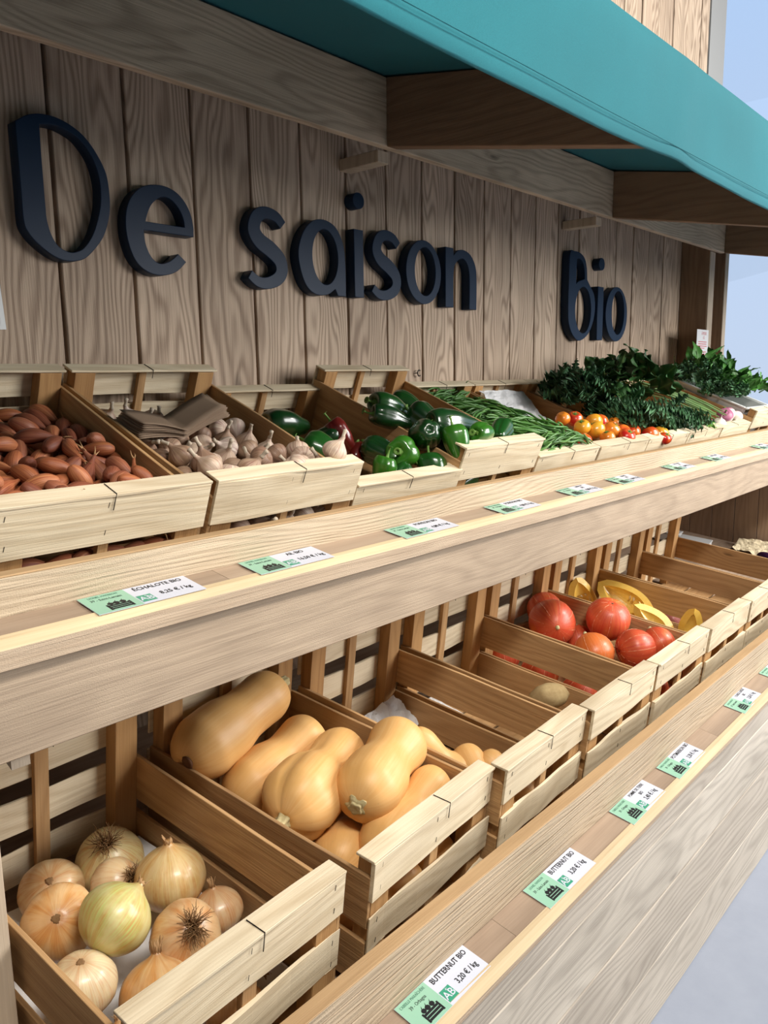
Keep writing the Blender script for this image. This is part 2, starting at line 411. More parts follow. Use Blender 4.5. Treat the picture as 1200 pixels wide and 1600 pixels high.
def up(p): return (p[0] * 1.0112, (p[1] - 1.55) * 1.0112)   # measured on y=1.79, front of the letters is y=1.81
def letter(nm, loops, lab, extra=None):
    loops = [[up(p) for p in lp] for lp in loops]
    cx = sum(p[0] for p in loops[0]) / len(loops[0]); cz = min(p[1] for p in loops[0])
    sh = lambda lp: [(p[0] - cx, p[1] - cz) for p in lp]
    o = shape('letter_' + nm, [sh(lp) for lp in loops], DEP, .0015, M['navy'])
    o.rotation_euler = (PI / 2, 0, 0); o.location = (cx, WY - .001 - DEP / 2, cz + 1.55)
    tag(o, lab, 'letter', 'letters of the wall sign')
    if extra:
        e = shape('dot', [sh([up(p) for p in extra])], DEP, .0015, M['navy'], o)
    return o
def ell(cx, cz, rx, rz, n=40, rot=0):
    c, s = math.cos(R(rot)), math.sin(R(rot))
    return [(cx + rx * math.cos(a) * c - rz * math.sin(a) * s, cz + rx * math.cos(a) * s + rz * math.sin(a) * c) for a in [2 * PI * i / n for i in range(n)]]
Dout = [(0.846, 2.105), (0.873, 2.123), (0.904, 2.132), (0.939, 2.132), (0.974, 2.122), (1.005, 2.103), (1.032, 2.071), (1.051, 2.033), (1.056, 1.988), (1.053, 1.945), (1.036, 1.896), (1.011, 1.862), (0.979, 1.834), (0.941, 1.826), (0.909, 1.833), (0.875, 1.855), (0.854, 1.878), (0.846, 1.902), (0.846, 1.969), (0.846, 2.04)]
Din = [(0.897, 2.111), (0.922, 2.117), (0.945, 2.116), (0.973, 2.108), (0.993, 2.097), (1.018, 2.068), (1.032, 2.033), (1.036, 1.992), (1.030, 1.948), (1.010, 1.894), (0.985, 1.859), (0.963, 1.846), (0.942, 1.844), (0.919, 1.855), (0.905, 1.877), (0.897, 1.908), (0.896, 1.941), (0.896, 1.995), (0.896, 2.049)]
letter('d', [catmull(Dout, True, 5, (0,)), catmull(Din, True, 5, (0,))], 'large dark navy capital letter D, first of the wall sign')
eo = [(1.096, 1.925), (1.102, 1.963), (1.12, 1.996), (1.15, 2.020), (1.188, 2.030), (1.226, 2.028), (1.258, 2.012), (1.281, 1.982), (1.290, 1.948), (1.290, 1.920), (1.143, 1.920), (1.145, 1.889), (1.156, 1.861), (1.172, 1.845), (1.191, 1.841), (1.216, 1.850), (1.241, 1.869), (1.262, 1.853), (1.236, 1.830), (1.204, 1.817), (1.168, 1.815), (1.136, 1.826), (1.114, 1.848), (1.100, 1.885)]
ei = [(1.149, 1.938), (1.158, 1.963), (1.174, 1.988), (1.200, 2.005), (1.226, 2.004), (1.250, 1.985), (1.263, 1.960), (1.266, 1.938)]
letter('e', [catmull(eo, True, 5, (9, 10, 16, 17)), catmull(ei, True, 5, (0, 7))], 'dark navy letter e next to the large D')
s1 = [(1.602, 1.988), (1.578, 2.008), (1.539, 2.014), (1.507, 1.998), (1.495, 1.963), (1.515, 1.935), (1.554, 1.915), (1.586, 1.891), (1.594, 1.863), (1.579, 1.838), (1.541, 1.822), (1.504, 1.823), (1.476, 1.840)]
letter('s', [ribbon(s1, [.026, .030, .042, .046, .042, .030, .024])], 'dark navy letter s, first letter of the word saison')
ao = catmull([(1.661, 1.908), (1.676, 1.966), (1.715, 2.010), (1.768, 2.024), (1.820, 2.007), (1.850, 1.960), (1.858, 1.900), (1.858, 1.806), (1.824, 1.806), (1.812, 1.826), (1.775, 1.806), (1.722, 1.806), (1.683, 1.837)], True, 5, (7, 8, 9))
letter('a', [ao, ell(1.772, 1.916, .056, .083)], 'dark navy letter a between two letters of saison, round with a straight right side')
def rrect(x0, z0, x1, z1): return [(x0, z0), (x1, z0), (x1, z1), (x0, z1)]
letter('i', [rrect(1.902, 1.808, 1.942, 2.014)], 'dark navy letter i of the word saison, with a round dot above', ell(1.925, 2.103, .025, .0235))
s2 = [(x + .514 + (x - 1.54) * .0, z) for x, z in s1]
letter('s', [ribbon(s2, [.026, .030, .042, .046, .042, .030, .024])], 'dark navy letter s in the middle of the word saison')
letter('o', [ell(2.256, 1.913, .097, .107), ell(2.264, 1.916, .060, .084)], 'dark navy round letter o of the word saison')
nn = catmull([(2.383, 2.012), (2.428, 2.012), (2.430, 1.985), (2.455, 2.005), (2.492, 2.012), (2.535, 2.000), (2.567, 1.965), (2.577, 1.915), (2.577, 1.803), (2.533, 1.803), (2.533, 1.915), (2.522, 1.960), (2.492, 1.983), (2.452, 1.970), (2.430, 1.930), (2.429, 1.804), (2.383, 1.804)], True, 5, (0, 1, 2, 8, 9, 15, 16))
letter('n', [nn], 'dark navy letter n, last letter of the word saison')
bo = catmull([(3.305, 2.085), (3.345, 2.098), (3.400, 2.095), (3.442, 2.075), (3.464, 2.035), (3.470, 1.985), (3.505, 1.955), (3.543, 1.920), (3.556, 1.866), (3.540, 1.800), (3.490, 1.738), (3.410, 1.708), (3.350, 1.730), (3.312, 1.775), (3.300, 1.830), (3.300, 1.95)], True, 5, (5,))
bi1 = catmull([(3.367, 2.070), (3.400, 2.072), (3.430, 2.055), (3.446, 2.025), (3.449, 1.985), (3.420, 1.978), (3.385, 1.968), (3.365, 1.955)], True, 4, (0, 4, 7))
bi2 = ell(3.441, 1.846, .079, .106, rot=0)
letter('b', [bo, bi1, bi2], 'tall dark navy letter B, first letter of the word bio')
letter('i', [rrect(3.585, 1.716, 3.640, 1.962)], 'dark navy letter i of the word bio, with a round dot above', ell(3.615, 2.068, .029, .027))
letter('o', [ell(3.790, 1.844, .118, .130), ell(3.806, 1.852, .072, .107)], 'dark navy round letter o ending the word bio')

# ------------------------------------------------------------------ the stall: two price rails and two sloping decks
def planks_x(b, x0, x1, y0, y1, z0, z1, n, gap=.002, axis='z', mi=0):
    for i in range(n):
        a = z0 + (z1 - z0) * i / n; c = z0 + (z1 - z0) * (i + 1) / n
        b.box((x0, y0 + rng.uniform(0, .0012), a + gap / 2), (x1, y1, c - gap / 2), mi=mi)
XL, XR = -1.2, 4.86
def rail(root, xl, xr, y0, z0, yb, ztop, th, lip_h, nm):
    """price rail: sloping strip from the lip at y0,z0 back to the riser at yb, riser top ztop"""
    sl = .17; zb = z0 + sl * (yb - y0); cuts = [xl, -.2, .78, 1.95, 3.2, xr] if nm == 'u' else [xl, .25, 1.08, 2.1, 3.3, xr]
    b = MB(); V = [(xl, y0 + .006, z0 - .002), (xl, y0, z0 - .008), (xl, y0, z0 - lip_h), (xl, y0 + .022, z0 - lip_h), (xl, y0 + .022, z0 + .006), (xl, y0 + .012, z0 + .003)]
    m = len(V); V2 = [(xr, y, z) for _, y, z in V]
    b.add(V + V2, [tuple(range(m))] + [tuple(reversed(range(m, 2 * m)))] + [((i + 1) % m, i, i + m, (i + 1) % m + m) for i in range(m)])
    for q in (2, 6, 7): b.m[q] = 1                    # the planed top edge is paler
    b.build('lip', [M['lip'], M['lipedge']], root, bevel=.0006)
    b = MB()
    for a, c in zip(cuts[:-1], cuts[1:]):
        b.slab((a + .0004, y0 + .012, z0 + .002), (c - a - .0008, 0, 0), (0, yb - y0 - .012, sl * (yb - y0 - .012)), (0, 0, -.016), 1)
    b.build('price_strip', M['strip'], root)
    b = MB()
    n = 6
    for i in range(n) if nm == 'l' else range(1):
        if nm == 'l':
            a = zb - .02 + (ztop - zb + .02) * i / n; c = zb - .02 + (ztop - zb + .02) * (i + 1) / n
            b.slab((xl, yb + .0, a), (xr - xl, 0, 0), (0, th, 0), (0, 0, c - a - .0022), 1, rnd=.3)
            b.box((xl, yb + .004, c - .003), (xr, yb + th, c), rnd=.3)
        else: b.slab((xl, yb, zb - .1), (xr - xl, 0, 0), (0, th, 0), (0, 0, ztop - zb + .1 - .003), 8, rnd=.3)
    b.build('riser_board', M['riser'], root, bevel=.0007)
    b = MB(); b.slab((xl, yb + .0002, ztop - .0028), (xr - xl, 0, 0), (0, th, 0), (0, 0, .003), 8, rnd=.5); b.build('riser_top', M['risertop'], root, bevel=.0008)
up_ = empty('upper_shelf', 'upper wooden display shelf with rough sawn front board and a price rail', 'shelf', (1.8, 1.4, 1.05))
inv = lambda r: [setattr(c, 'location', Vector(c.location) - r.location) for c in r.children]
rail(up_, XL, XR, 1.005, 1.221, 1.081, 1.291, .03, .036, 'u')
b = MB(); b.slab((XL, 1.019, 1.056), (XR - XL, 0, 0), (0, .024, 0), (0, 0, .132), 40, wav=0, rnd=.2); b.build('fascia_board', M['fascia'], up_, bevel=.0015)
td = math.tan(R(22))
b = MB(); b.slab((XL, 1.112, 1.1815 - (1.271 - 1.112) * td - .028), (XR - XL, 0, 0), (0, 1.846 - 1.112, (1.846 - 1.112) * td), (0, 0, .02), 1); b.build('deck_board', M['deck'], up_)
b = MB(); b.slab((.411, 1.044, 1.031), (0, .5, .2), (.026, 0, 0), (0, 0, .022), 1); b.build('support_batten', M['postlight'], up_)
inv(up_)
lo_ = empty('lower_counter', 'grey weathered wooden counter with plank front holding the lower row of crates', 'counter', (1.8, 1.2, 0))
rail(lo_, XL, XR, .634, .574, .709, .687, .028, .020, 'l')
b = MB(); b.slab((XL, .6385, .492), (XR - XL, 0, 0), (0, .03, 0), (0, 0, .064), 40, rnd=.9); b.build('front_board', M['counter'], lo_, bevel=.003, seg=2)
b = MB(); planks_x(b, XL, XR, .637, .66, 0.0, .492, 3, .0025)
b.build('front_planks', M['counter'], lo_, bevel=.002)
tl = math.tan(R(7)); zd = lambda y: .4955 + (y - .832) * tl
b = MB(); b.slab((XL, .738, zd(.738) - .018), (XR - XL, 0, 0), (0, 1.846 - .738, (1.846 - .738) * tl), (0, 0, .017), 1); b.build('deck_board', M['deck'], lo_)
b = MB()
for i in range(9):
    y0 = .70 + i * .128; b.box((4.74, y0 + .0015, 0.5), (4.762, min(y0 + .128, WY) - .0015, 1.03 if y0 < 1.0 else 1.06 + max(0, (y0 - 1.12) * td)))
b.build('end_panel', M['endwall'], lo_, bevel=.001)
b = MB(); b.box((.34, 1.081, .50), (.40, 1.14, 1.05)); b.build('upright', M['postlight'], lo_, bevel=.001)
inv(lo_)

# ------------------------------------------------------------------ crates
def crate(label, kind, x, tilt, yf, zt, yaw=0, group=None, L=.60, W=.40, seed=0):
    """wooden slatted crate; local origin at the front left bottom corner. kind: low / tall / short"""
    H = {'low': .265, 'tall': .195, 'short': .135}[kind]
    t = R(tilt); root = empty('wooden_crate', label, 'crate', (x, yf + H * math.sin(t), zt - H * math.cos(t)), group)
    root.rotation_euler = Euler((t, 0, R(yaw)), 'XYZ')
    S = seed * 7.3
    px, py = .05, .034                       # corner posts
    HB = H + (.080 if kind == 'low' else 0)   # the far end stands higher on the lower crates
    for (a, c) in ((.009, .006), (W - .009 - px, .006), (.009, L - .006 - py), (W - .009 - px, L - .006 - py)):
        b = MB(); b.slab((a, c, 0.001), (0, 0, (HB if c > .1 else H) - .008), (px, 0, 0), (0, py, 0), 5, wav=.002, seed=S + a + c)
        b.build('corner_post', M['postcz'], root, bevel=.001)
    if kind == 'low': slats = [(H - .08, .075, ), (H - .185, .072), (H - .262, .045)]
    elif kind == 'tall': slats = [(H - .096, .091), (.003, .028)]
    else: slats = [(H - .075, .070), (H - .132, .03)]
    bslats = [(.256, .086), (.147, .070), (.040, .075)] if kind == 'low' else ([(H - .075, .070), (H - .165, .065)] if kind == 'tall' else [(H - .075, .070), (H - .132, .03)])
    for end, y, sl in ((0, 0.0, slats), (1, L - .0055, bslats)):
        for k, (z, h) in enumerate(sl):
            b = MB(); rn = rng.random(); wv = .010 if k else .005
            b.slab((rng.uniform(0, .003), y, z), (W - .003, 0, 0), (0, 0, h), (0, .0055, 0), 14, wav=wv, seed=S + k + end * 5, rnd=rn, bow=0)
            if not end:          # little nail heads near both ends and the middle
                for nx_ in (.022, W / 2 - .008, W - .026):
                    for nz in (.2, .78):
                        zz = z + h * nz; b.slab((nx_ + rng.uniform(-.003, .003), -.0008, zz), (.0012, 0, .010), (.0012, 0, -.0002), (0, .001, 0), 1, mi=1)
            b.build('end_slat', [M['slatx'], M['wire']], root, bevel=.0007)
        yy = -.001 if end == 0 else L - .041
        HH = HB if end else H
        b = MB(); b.slab((0, yy, HH - .0052), (W, 0, 0), (0, .042, 0), (0, 0, .0052), 14, wav=.003, seed=S + end * 3 + 1)
        b.build('top_rail', M['slatx'], root, bevel=.0008)
        ym = .006 if end == 0 else L - .018
        b = MB(); b.slab((W * .5 - .013, ym, .001), (0, 0, HH - .007), (.028 if kind == 'low' else .02, 0, 0), (0, .012, 0), 1); b.build('middle_batten', M['sidez'], root, bevel=.0008)
        xm = W * .52 + rng.uniform(-.02, .02)
        b = MB()
        if end == 0: pts = [(xm, .036, H + .0008), (xm + .002, -.0015, H + .0008), (xm, -.0022, H - .030)]
        else: pts = [(xm, L - .002, HH + .0008), (xm + .001, L - .0418, HH + .0008), (xm, L - .043, HH - .020)]
        b.tube(pts, .0009, 5); b.build('binding_wire', M['wire'], root)
    if kind == 'low': sides = [(H - .135, .098), (H - .255, .092)]
    elif kind == 'tall': sides = [(H - .150, .108), (.002, .035)]
    else: sides = [(.012, .090)]
    for xx in (.001, W - .009):
        for k, (z, h) in enumerate(sides):
            b = MB(); b.slab((xx, .0065, z), (0, L - .013, 0), (0, 0, h), (.008, 0, 0), 10, wav=.003, seed=S + xx * 9 + k)
            b.build('side_board', M['sideknot'] if (k == 0 and rng.random() < .4) else M['sidey'], root, bevel=.0008)
    b = MB()
    for i in range(5):
        y0 = .02 + i * (L - .04) / 5; b.slab((.010, y0, .0015), (W - .02, 0, 0), (0, (L - .04) / 5 - .008, 0), (0, 0, .005), 1)
    b.build('bottom_boards', M['sidex'], root)
    return root
LW = [.40, .40, .376, .388, .396, .396, .396, .396]
lowx = [.425, .868, 1.271, 1.649, 2.04, 2.44, 2.84, 3.24]
lowlab = ['wooden crate holding large yellow onions, nearest on the lower counter',
          'wooden crate heaped with pale butternut squashes on the lower counter',
          'nearly empty wooden crate beside the butternut squash heap, white paper inside',
          'nearly empty wooden crate with a single potato on the lower counter',
          'wooden crate heaped with round red orange squashes on the lower counter',
          'wooden crate with cut yellow squash pieces on the lower counter',
          'wooden crate with a few reddish vegetables deep inside, beyond the cut squash',
          'empty brown wooden crate, farthest on the lower counter']
yaws = [2.8, 4.2, 2.6, 1.0, .8, .8, .8, .8]
CL = [crate(lowlab[i], 'low', x, 7, .80, .765, yaws[i], 'crates on the lower counter', seed=i + 1, W=LW[i]) for i, x in enumerate(lowx)]
upk = [('tall', .477, 'wooden crate full of shallots, nearest on the upper shelf'),
       ('tall', .889, 'wooden crate full of garlic bulbs on the upper shelf'),
       ('short', 1.293, 'low wooden crate with green peppers and one red pepper on the upper shelf'),
       ('tall', 1.682, 'raised wooden crate of long green peppers beside the green beans'),
       ('short', 2.092, 'low wooden crate heaped with green beans on the upper shelf'),
       ('short', 2.497, 'low wooden crate with red and yellow tomatoes on the upper shelf'),
       ('short', 2.902, 'low wooden crate under the curly leaf greens on the upper shelf'),
       ('short', 3.306, 'low wooden crate with large leaf greens on the upper shelf'),
       ('short', 3.710, 'low wooden crate with purple and white turnips on the upper shelf'),
       ('tall', 4.115, 'white faced wooden crate beneath the plastic herb tub on the upper shelf')]
CU = [crate(lab, k, x, 22, 1.195 if k == 'tall' else 1.2175, 1.366 if k == 'tall' else 1.310, 0, 'crates on the upper shelf', seed=20 + i) for i, (k, x, lab) in enumerate(upk)]

# ------------------------------------------------------------------ produce: materials
def polar(n, k, kz):
    X, Y, Z = n.sep(n.obj())
    r = n.math('SQRT', n.math('ADD', n.math('ADD', n.math('MULTIPLY', X, X), n.math('MULTIPLY', Y, Y)), 1e-7))
    sh = n.math('MULTIPLY', n.oi('Random'), 31.0)
    return n.vec(n.math('ADD', n.math('MULTIPLY', n.math('DIVIDE', X, r), k), sh), n.math('MULTIPLY', n.math('DIVIDE', Y, r), k), n.math('MULTIPLY', Z, kz)), Z, r
def onion_m():
    n = N('onion_skin'); v, Z, r = polar(n, 16, 14); v2, _, _ = polar(n, 2.0, 22)
    st = n.noise(v, 1.0, 3, .6); pt = n.noise(v2, 1.0, 3, .6)
    base = n.oi('Color')
    c = n.mix(n.ramp(st, [(.38, (0, 0, 0)), (.62, (1, 1, 1))]), base, n.mix(.65, base, (.60, .24, .06)))
    c = n.mix(n.ramp(pt, [(.40, (0, 0, 0)), (.62, (.8, .8, .8))]), c, n.mix(.5, base, (.85, .70, .42)))
    rr = n.ramp(n.math('DIVIDE', r, .056), [(.10, (1, 1, 1)), (.42, (0, 0, 0))])
    c = n.mix(n.math('MULTIPLY', rr, .55), c, (.45, .20, .07))
    n.bump(st, .35, .0012); n.b.inputs['Coat Weight'].default_value = .35; n.b.inputs['Coat Roughness'].default_value = .22
    n.b.inputs['Subsurface Weight'].default_value = .12; n.b.inputs['Subsurface Radius'].default_value = (.02, .01, .004); n.b.inputs['Subsurface Scale'].default_value = .3
    return n.fin(c, .38, .5)
M['onion'] = onion_m()
M['dry'] = flat('dry_brown_husk', (.42, .25, .12), .8, .2)
M['root'] = flat('dry_roots', (.24, .135, .06), .85, .2)
def butternut_m():
    n = N('butternut_skin'); v, Z, r = polar(n, 11, 9); st = n.noise(v, 1, 3, .6); bl = n.noise(n.obj(), 14, 3, .6)
    c = n.mix(n.ramp(st, [(.3, (0, 0, 0)), (.7, (1, 1, 1))]), (.74, .40, .135), (.80, .50, .21))
    c = n.mix(n.ramp(bl, [(.35, (0, 0, 0)), (.75, (1, 1, 1))]), c, (.74, .42, .14))
    sp = n.ramp(n.voro(n.obj(), 55), [(.05, (1, 1, 1)), (.09, (0, 0, 0))])
    c = n.mix(n.math('MULTIPLY', sp, .35), c, (.55, .33, .14))
    n.bump(bl, .2, .001); return n.fin(c, .45, .4)
M['butternut'] = butternut_m()
def stem_m():
    n = N('corky_stem'); f = n.noise(n.obj(), 140, 3, .7); c = n.mix(f, (.36, .30, .13), (.62, .52, .30)); n.bump(f, .6, .002); return n.fin(c, .85, .2)
M['stem'] = stem_m()
M['scar'] = flat('dark_scar', (.13, .06, .03), .8, .2)
def squash_m():
    n = N('red_squash_skin'); v, Z, r = polar(n, 9, 3); st = n.noise(v, 1, 3, .6)
    base = n.oi('Color')
    c = n.mix(n.ramp(st, [(.35, (0, 0, 0)), (.68, (1, 1, 1))]), base, n.mix(.45, base, (.75, .20, .06)))
    bl = n.ramp(n.noise(n.obj(), 9, 2), [(.60, (0, 0, 0)), (.72, (1, 1, 1))])
    c = n.mix(n.math('MULTIPLY', bl, .55), c, (.80, .28, .05))
    ft = n.ramp(n.noise(n.obj(), 130, 2, .6), [(.62, (0, 0, 0)), (.75, (.6, .6, .6))]); c = n.mix(n.math('MULTIPLY', ft, .35), c, (.85, .45, .28))
    X, Y, Z = n.sep(n.obj())
    n.bump(st, .35, .002); n.b.inputs['Coat Weight'].default_value = .2; n.b.inputs['Coat Roughness'].default_value = .25
    return n.fin(c, .42, .45)
M['squash'] = squash_m()
M['line'] = flat('pale_stripe', (.85, .42, .25), .6, .3)
def pepper_m():
    n = N('pepper_skin'); f = n.noise(n.obj(), 22, 2); base = n.oi('Color')
    c = n.mix(f, base, n.mix(.6, base, (.004, .02, .003))); n.b.inputs['Coat Weight'].default_value = .6; n.b.inputs['Coat Roughness'].default_value = .08
    return n.fin(c, .28, .5)
M['pepper'] = pepper_m()
M['pstem'] = flat('green_stem', (.13, .25, .05), .6, .3)
def potato_m():
    n = N('potato_skin'); f = n.noise(n.obj(), 60, 4, .7); g = n.noise(n.obj(), 12, 2)
    c = n.mix(f, (.30, .20, .085), (.56, .43, .22)); c = n.mix(n.ramp(g, [(.5, (0, 0, 0)), (.7, (.6, .6, .6))]), c, (.22, .14, .06)); n.bump(f, .5, .0015); return n.fin(c, .8, .2)
M['potato'] = potato_m()
def garlic_m():
    n = N('garlic_skin'); v, Z, r = polar(n, 9, 20); st = n.noise(v, 1, 3, .65); p = n.noise(n.obj(), 40, 2)
    c = n.mix(n.ramp(st, [(.45, (0, 0, 0)), (.68, (1, 1, 1))]), (.62, .52, .43), (.34, .20, .18))
    c = n.mix(n.ramp(p, [(.45, (0, 0, 0)), (.7, (1, 1, 1))]), c, n.mix(.5, c, (.42, .30, .20))); n.bump(st, .4, .001)
    return n.fin(n.mix(1.0, c, n.oi('Color'), 'MULTIPLY'), .5, .4)
M['garlic'] = garlic_m()
def shallot_m():
    n = N('shallot_skin'); v, Z, r = polar(n, 8, 12); st = n.noise(v, 1, 3, .65)
    c = n.mix(n.ramp(st, [(.35, (0, 0, 0)), (.7, (1, 1, 1))]), (.22, .055, .03), (.42, .17, .08))
    c = n.mix(1.0, c, n.oi('Color'), 'MULTIPLY'); n.bump(st, .5, .0012); return n.fin(c, .5, .35)
M['shallot'] = shallot_m()
def tomato_m():
    n = N('tomato_skin'); n.b.inputs['Coat Weight'].default_value = .5; n.b.inputs['Coat Roughness'].default_value = .06
    f = n.noise(n.obj(), 20, 2); return n.fin(n.mix(n.ramp(f, [(.4, (0, 0, 0)), (.65, (1, 1, 1))]), n.oi('Color'), n.mix(.6, n.oi('Color'), (.75, .25, .02))), .3, .5)
M['tomato'] = tomato_m()
def bean_m():
    n = N('green_bean_skin'); f = n.noise(n.obj(), 50, 2); c = n.mix(f, (.045, .14, .022), (.10, .24, .05)); c = n.mix(1.0, c, n.oi('Color'), 'MULTIPLY'); return n.fin(c, .42, .5)
M['bean'] = bean_m()
def turnip_m():
    n = N('turnip_skin'); X, Y, Z = n.sep(n.obj()); f = n.noise(n.obj(), 40, 3)
    k = n.ramp(n.math('ADD', Z, n.math('MULTIPLY', f, .018)), [(.012, (0, 0, 0)), (.024, (1, 1, 1))])
    return n.fin(n.mix(k, (.80, .74, .62), (.36, .12, .20)), .4, .4)
M['turnip'] = turnip_m()
def leaf_m(nm, a, c2, rib):
    n = N(nm); f = n.noise(n.obj(), 30, 3); r = n.attr('rnd')
    c = n.mix(f, a, c2); c = n.mix(1.0, c, n.ramp(n.oi('Random'), [(0, (.6, .6, .6)), (1, (1.3, 1.3, 1.3))]), 'MULTIPLY')
    c = n.mix(r, c, rib); n.bump(f, .5, .002); n.b.inputs['Subsurface Weight'].default_value = 0
    return n.fin(c, .5, .4)
M['leafdark'] = leaf_m('curly_leaf', (.018, .070, .028), (.075, .19, .075), (.18, .30, .12))
M['leafbroad'] = leaf_m('broad_leaf', (.014, .055, .014), (.05, .135, .03), (.16, .28, .08))
M['leafherb'] = leaf_m('herb_leaf', (.03, .13, .02), (.10, .30, .05), (.16, .34, .10))
M['leaflime'] = leaf_m('lime_leaf', (.10, .26, .03), (.20, .42, .06), (.3, .5, .15))
M['stalk'] = flat('green_stalk', (.09, .17, .04), .5, .4)
def paper_m(nm, c):
    n = N(nm); f = n.noise(n.obj(), 25, 3); n.bump(f, .15, .002); return n.fin(n.mix(f, c, tuple(x * .88 for x in c)), .75, .25)
M['paper'] = paper_m('white_paper', (.74, .74, .74)); M['kraft'] = paper_m('brown_kraft_paper', (.26, .18, .12)); M['cream'] = paper_m('cream_paper', (.66, .56, .38))
M['tub'] = flat('white_tub_plastic', (.62, .63, .62), .35, .5)
M['flesh'] = flat('yellow_squash_flesh', (.85, .50, .045), .35, .5)
M['fleshpale'] = flat('pale_squash_flesh', (.88, .62, .16), .4, .5)
M['seed'] = flat('squash_seed', (.72, .52, .24), .45, .4)
M['eggplant'] = flat('dark_purple_skin', (.022, .006, .03), .2, .5)

# ------------------------------------------------------------------ produce: shapes
def lathe(mb, prof, seg=32, mod=None, bend=0, mi=0, off=(0, 0, 0), bdir=0, rnd=None):
    V = []; F = []; n = len(prof); z0 = prof[0][1]; z1 = prof[-1][1]
    for i, (r, z) in enumerate(prof):
        t = (z - z0) / (z1 - z0) if z1 != z0 else 0
        bx = bend * math.sin(PI * t)
        for k in range(seg):
            a = 2 * PI * k / seg; m = mod(a, i / (n - 1)) if mod else 1
            dz = 0
            if isinstance(m, tuple): m, dz = m
            V.append((r * m * math.cos(a) + bx * math.cos(bdir) + off[0], r * m * math.sin(a) + bx * math.sin(bdir) + off[1], z + dz + off[2]))
    for i in range(n - 1):
        for k in range(seg): k2 = (k + 1) % seg; F.append((i * seg + k, i * seg + k2, (i + 1) * seg + k2, (i + 1) * seg + k))
    F.append(tuple(reversed(range(seg)))); F.append(tuple((n - 1) * seg + k for k in range(seg)))
    mb.add(V, F, rnd, mi)
def smooth_prof(pts, n=5): return catmull(pts, False, n)
def spot(o, p, zdir=None, roll=0, s=1):
    o.location = p
    q = Vector(zdir).normalized().to_track_quat('Z', 'Y') if zdir is not None else Euler((0, 0, 0)).to_quaternion()
    o.rotation_mode = 'QUATERNION'; o.rotation_quaternion = q @ Euler((0, 0, roll)).to_quaternion()
    o.scale = (s, s, s); return o

def onion_mesh(r, seed, flatn=.92):
    rs = random.Random(seed); b = MB(); h = r * flatn
    pts = smooth_prof([(.10 * r, -h * .93), (.30 * r, -h * .90), (.66 * r, -h * .70), (.93 * r, -h * .32), (1.0 * r, .05 * h), (.90 * r, .45 * h), (.62 * r, .78 * h), (.30 * r, .97 * h), (.14 * r, 1.10 * h), (.11 * r, 1.22 * h)], 4)
    ph = rs.random() * 6
    lathe(b, pts, 40, lambda a, t: 1 + .018 * math.sin(3 * a + ph) + .008 * math.sin(9 * a + ph * 2) + .004 * math.sin(23 * a)); return b.mesh('body', M['onion'], True)
def onion(p, r, axis, col, lab, seed, roots=True, tip='short'):
    t = empty('onion', lab, 'onion', p, 'large yellow onions'); spot(t, p, axis, seed * 1.3)
    h = r * .92; rs = random.Random(seed)
    o = link('bulb', onion_mesh(r, seed), t); o.color = (*col, 1)
    b = MB()                                       # dry neck: torn papery wisps
    for k in range(7 if tip != 'tall' else 9):
        a = 2 * PI * k / 7 + rs.random(); L = r * (rs.uniform(.12, .28) if tip == 'short' else rs.uniform(.25, .48)); sp = rs.uniform(.1, .9)
        base = Vector((math.cos(a), math.sin(a), 0)) * r * .11; q = base * (1 + sp) + Vector((0, 0, L)); m_ = base * 1.1 + Vector((0, 0, L * .5))
        c = Vector((-math.sin(a), math.cos(a), 0)) * r * .075
        z = Vector((0, 0, 1.12 * h))
        b.add([z + base - c, z + base + c, z + m_ + c * .8, z + m_ - c * .8, z + q + c * .1, z + q - c * .1], [(0, 1, 2, 3), (3, 2, 4, 5)])
    m = link('dry_neck', b.mesh('dry_neck', M['dry'], True), t); md = m.modifiers.new('s', 'SOLIDIFY'); md.thickness = .0006
    if not roots and axis[2] < 0:
        b = MB(); lathe(b, [(.0004, -h * .945), (.07 * r, -h * .965), (.115 * r, -h * .94), (.13 * r, -h * .88)], 26, lambda a, t_: 1 + .12 * math.sin(3 * a + seed) + .10 * math.sin(7 * a + 2 * seed) + .08 * math.sin(12 * a))
        link('root_plate', b.mesh('root_plate', M['root'], True), t)
    if roots:
        b = MB()
        for k in range(95):
            a = rs.random() * 2 * PI; rr = r * .13 * rs.random(); p0 = Vector((math.cos(a) * rr, math.sin(a) * rr, -h * .90)); pts = [p0]
            d = Vector((math.cos(a) * rs.uniform(.2, 1.2), math.sin(a) * rs.uniform(.2, 1.2), -1)).normalized()
            for j in range(4):
                d = (d + Vector((rs.uniform(-.6, .6), rs.uniform(-.6, .6), rs.uniform(-.2, .35)))).normalized(); pts.append(pts[-1] + d * r * rs.uniform(.09, .19))
            b.tube(pts, [.0010, .0009, .0008, .0006, .0003], 4)
        link('root_tuft', b.mesh('root_tuft', M['root'], True), t)
    return t
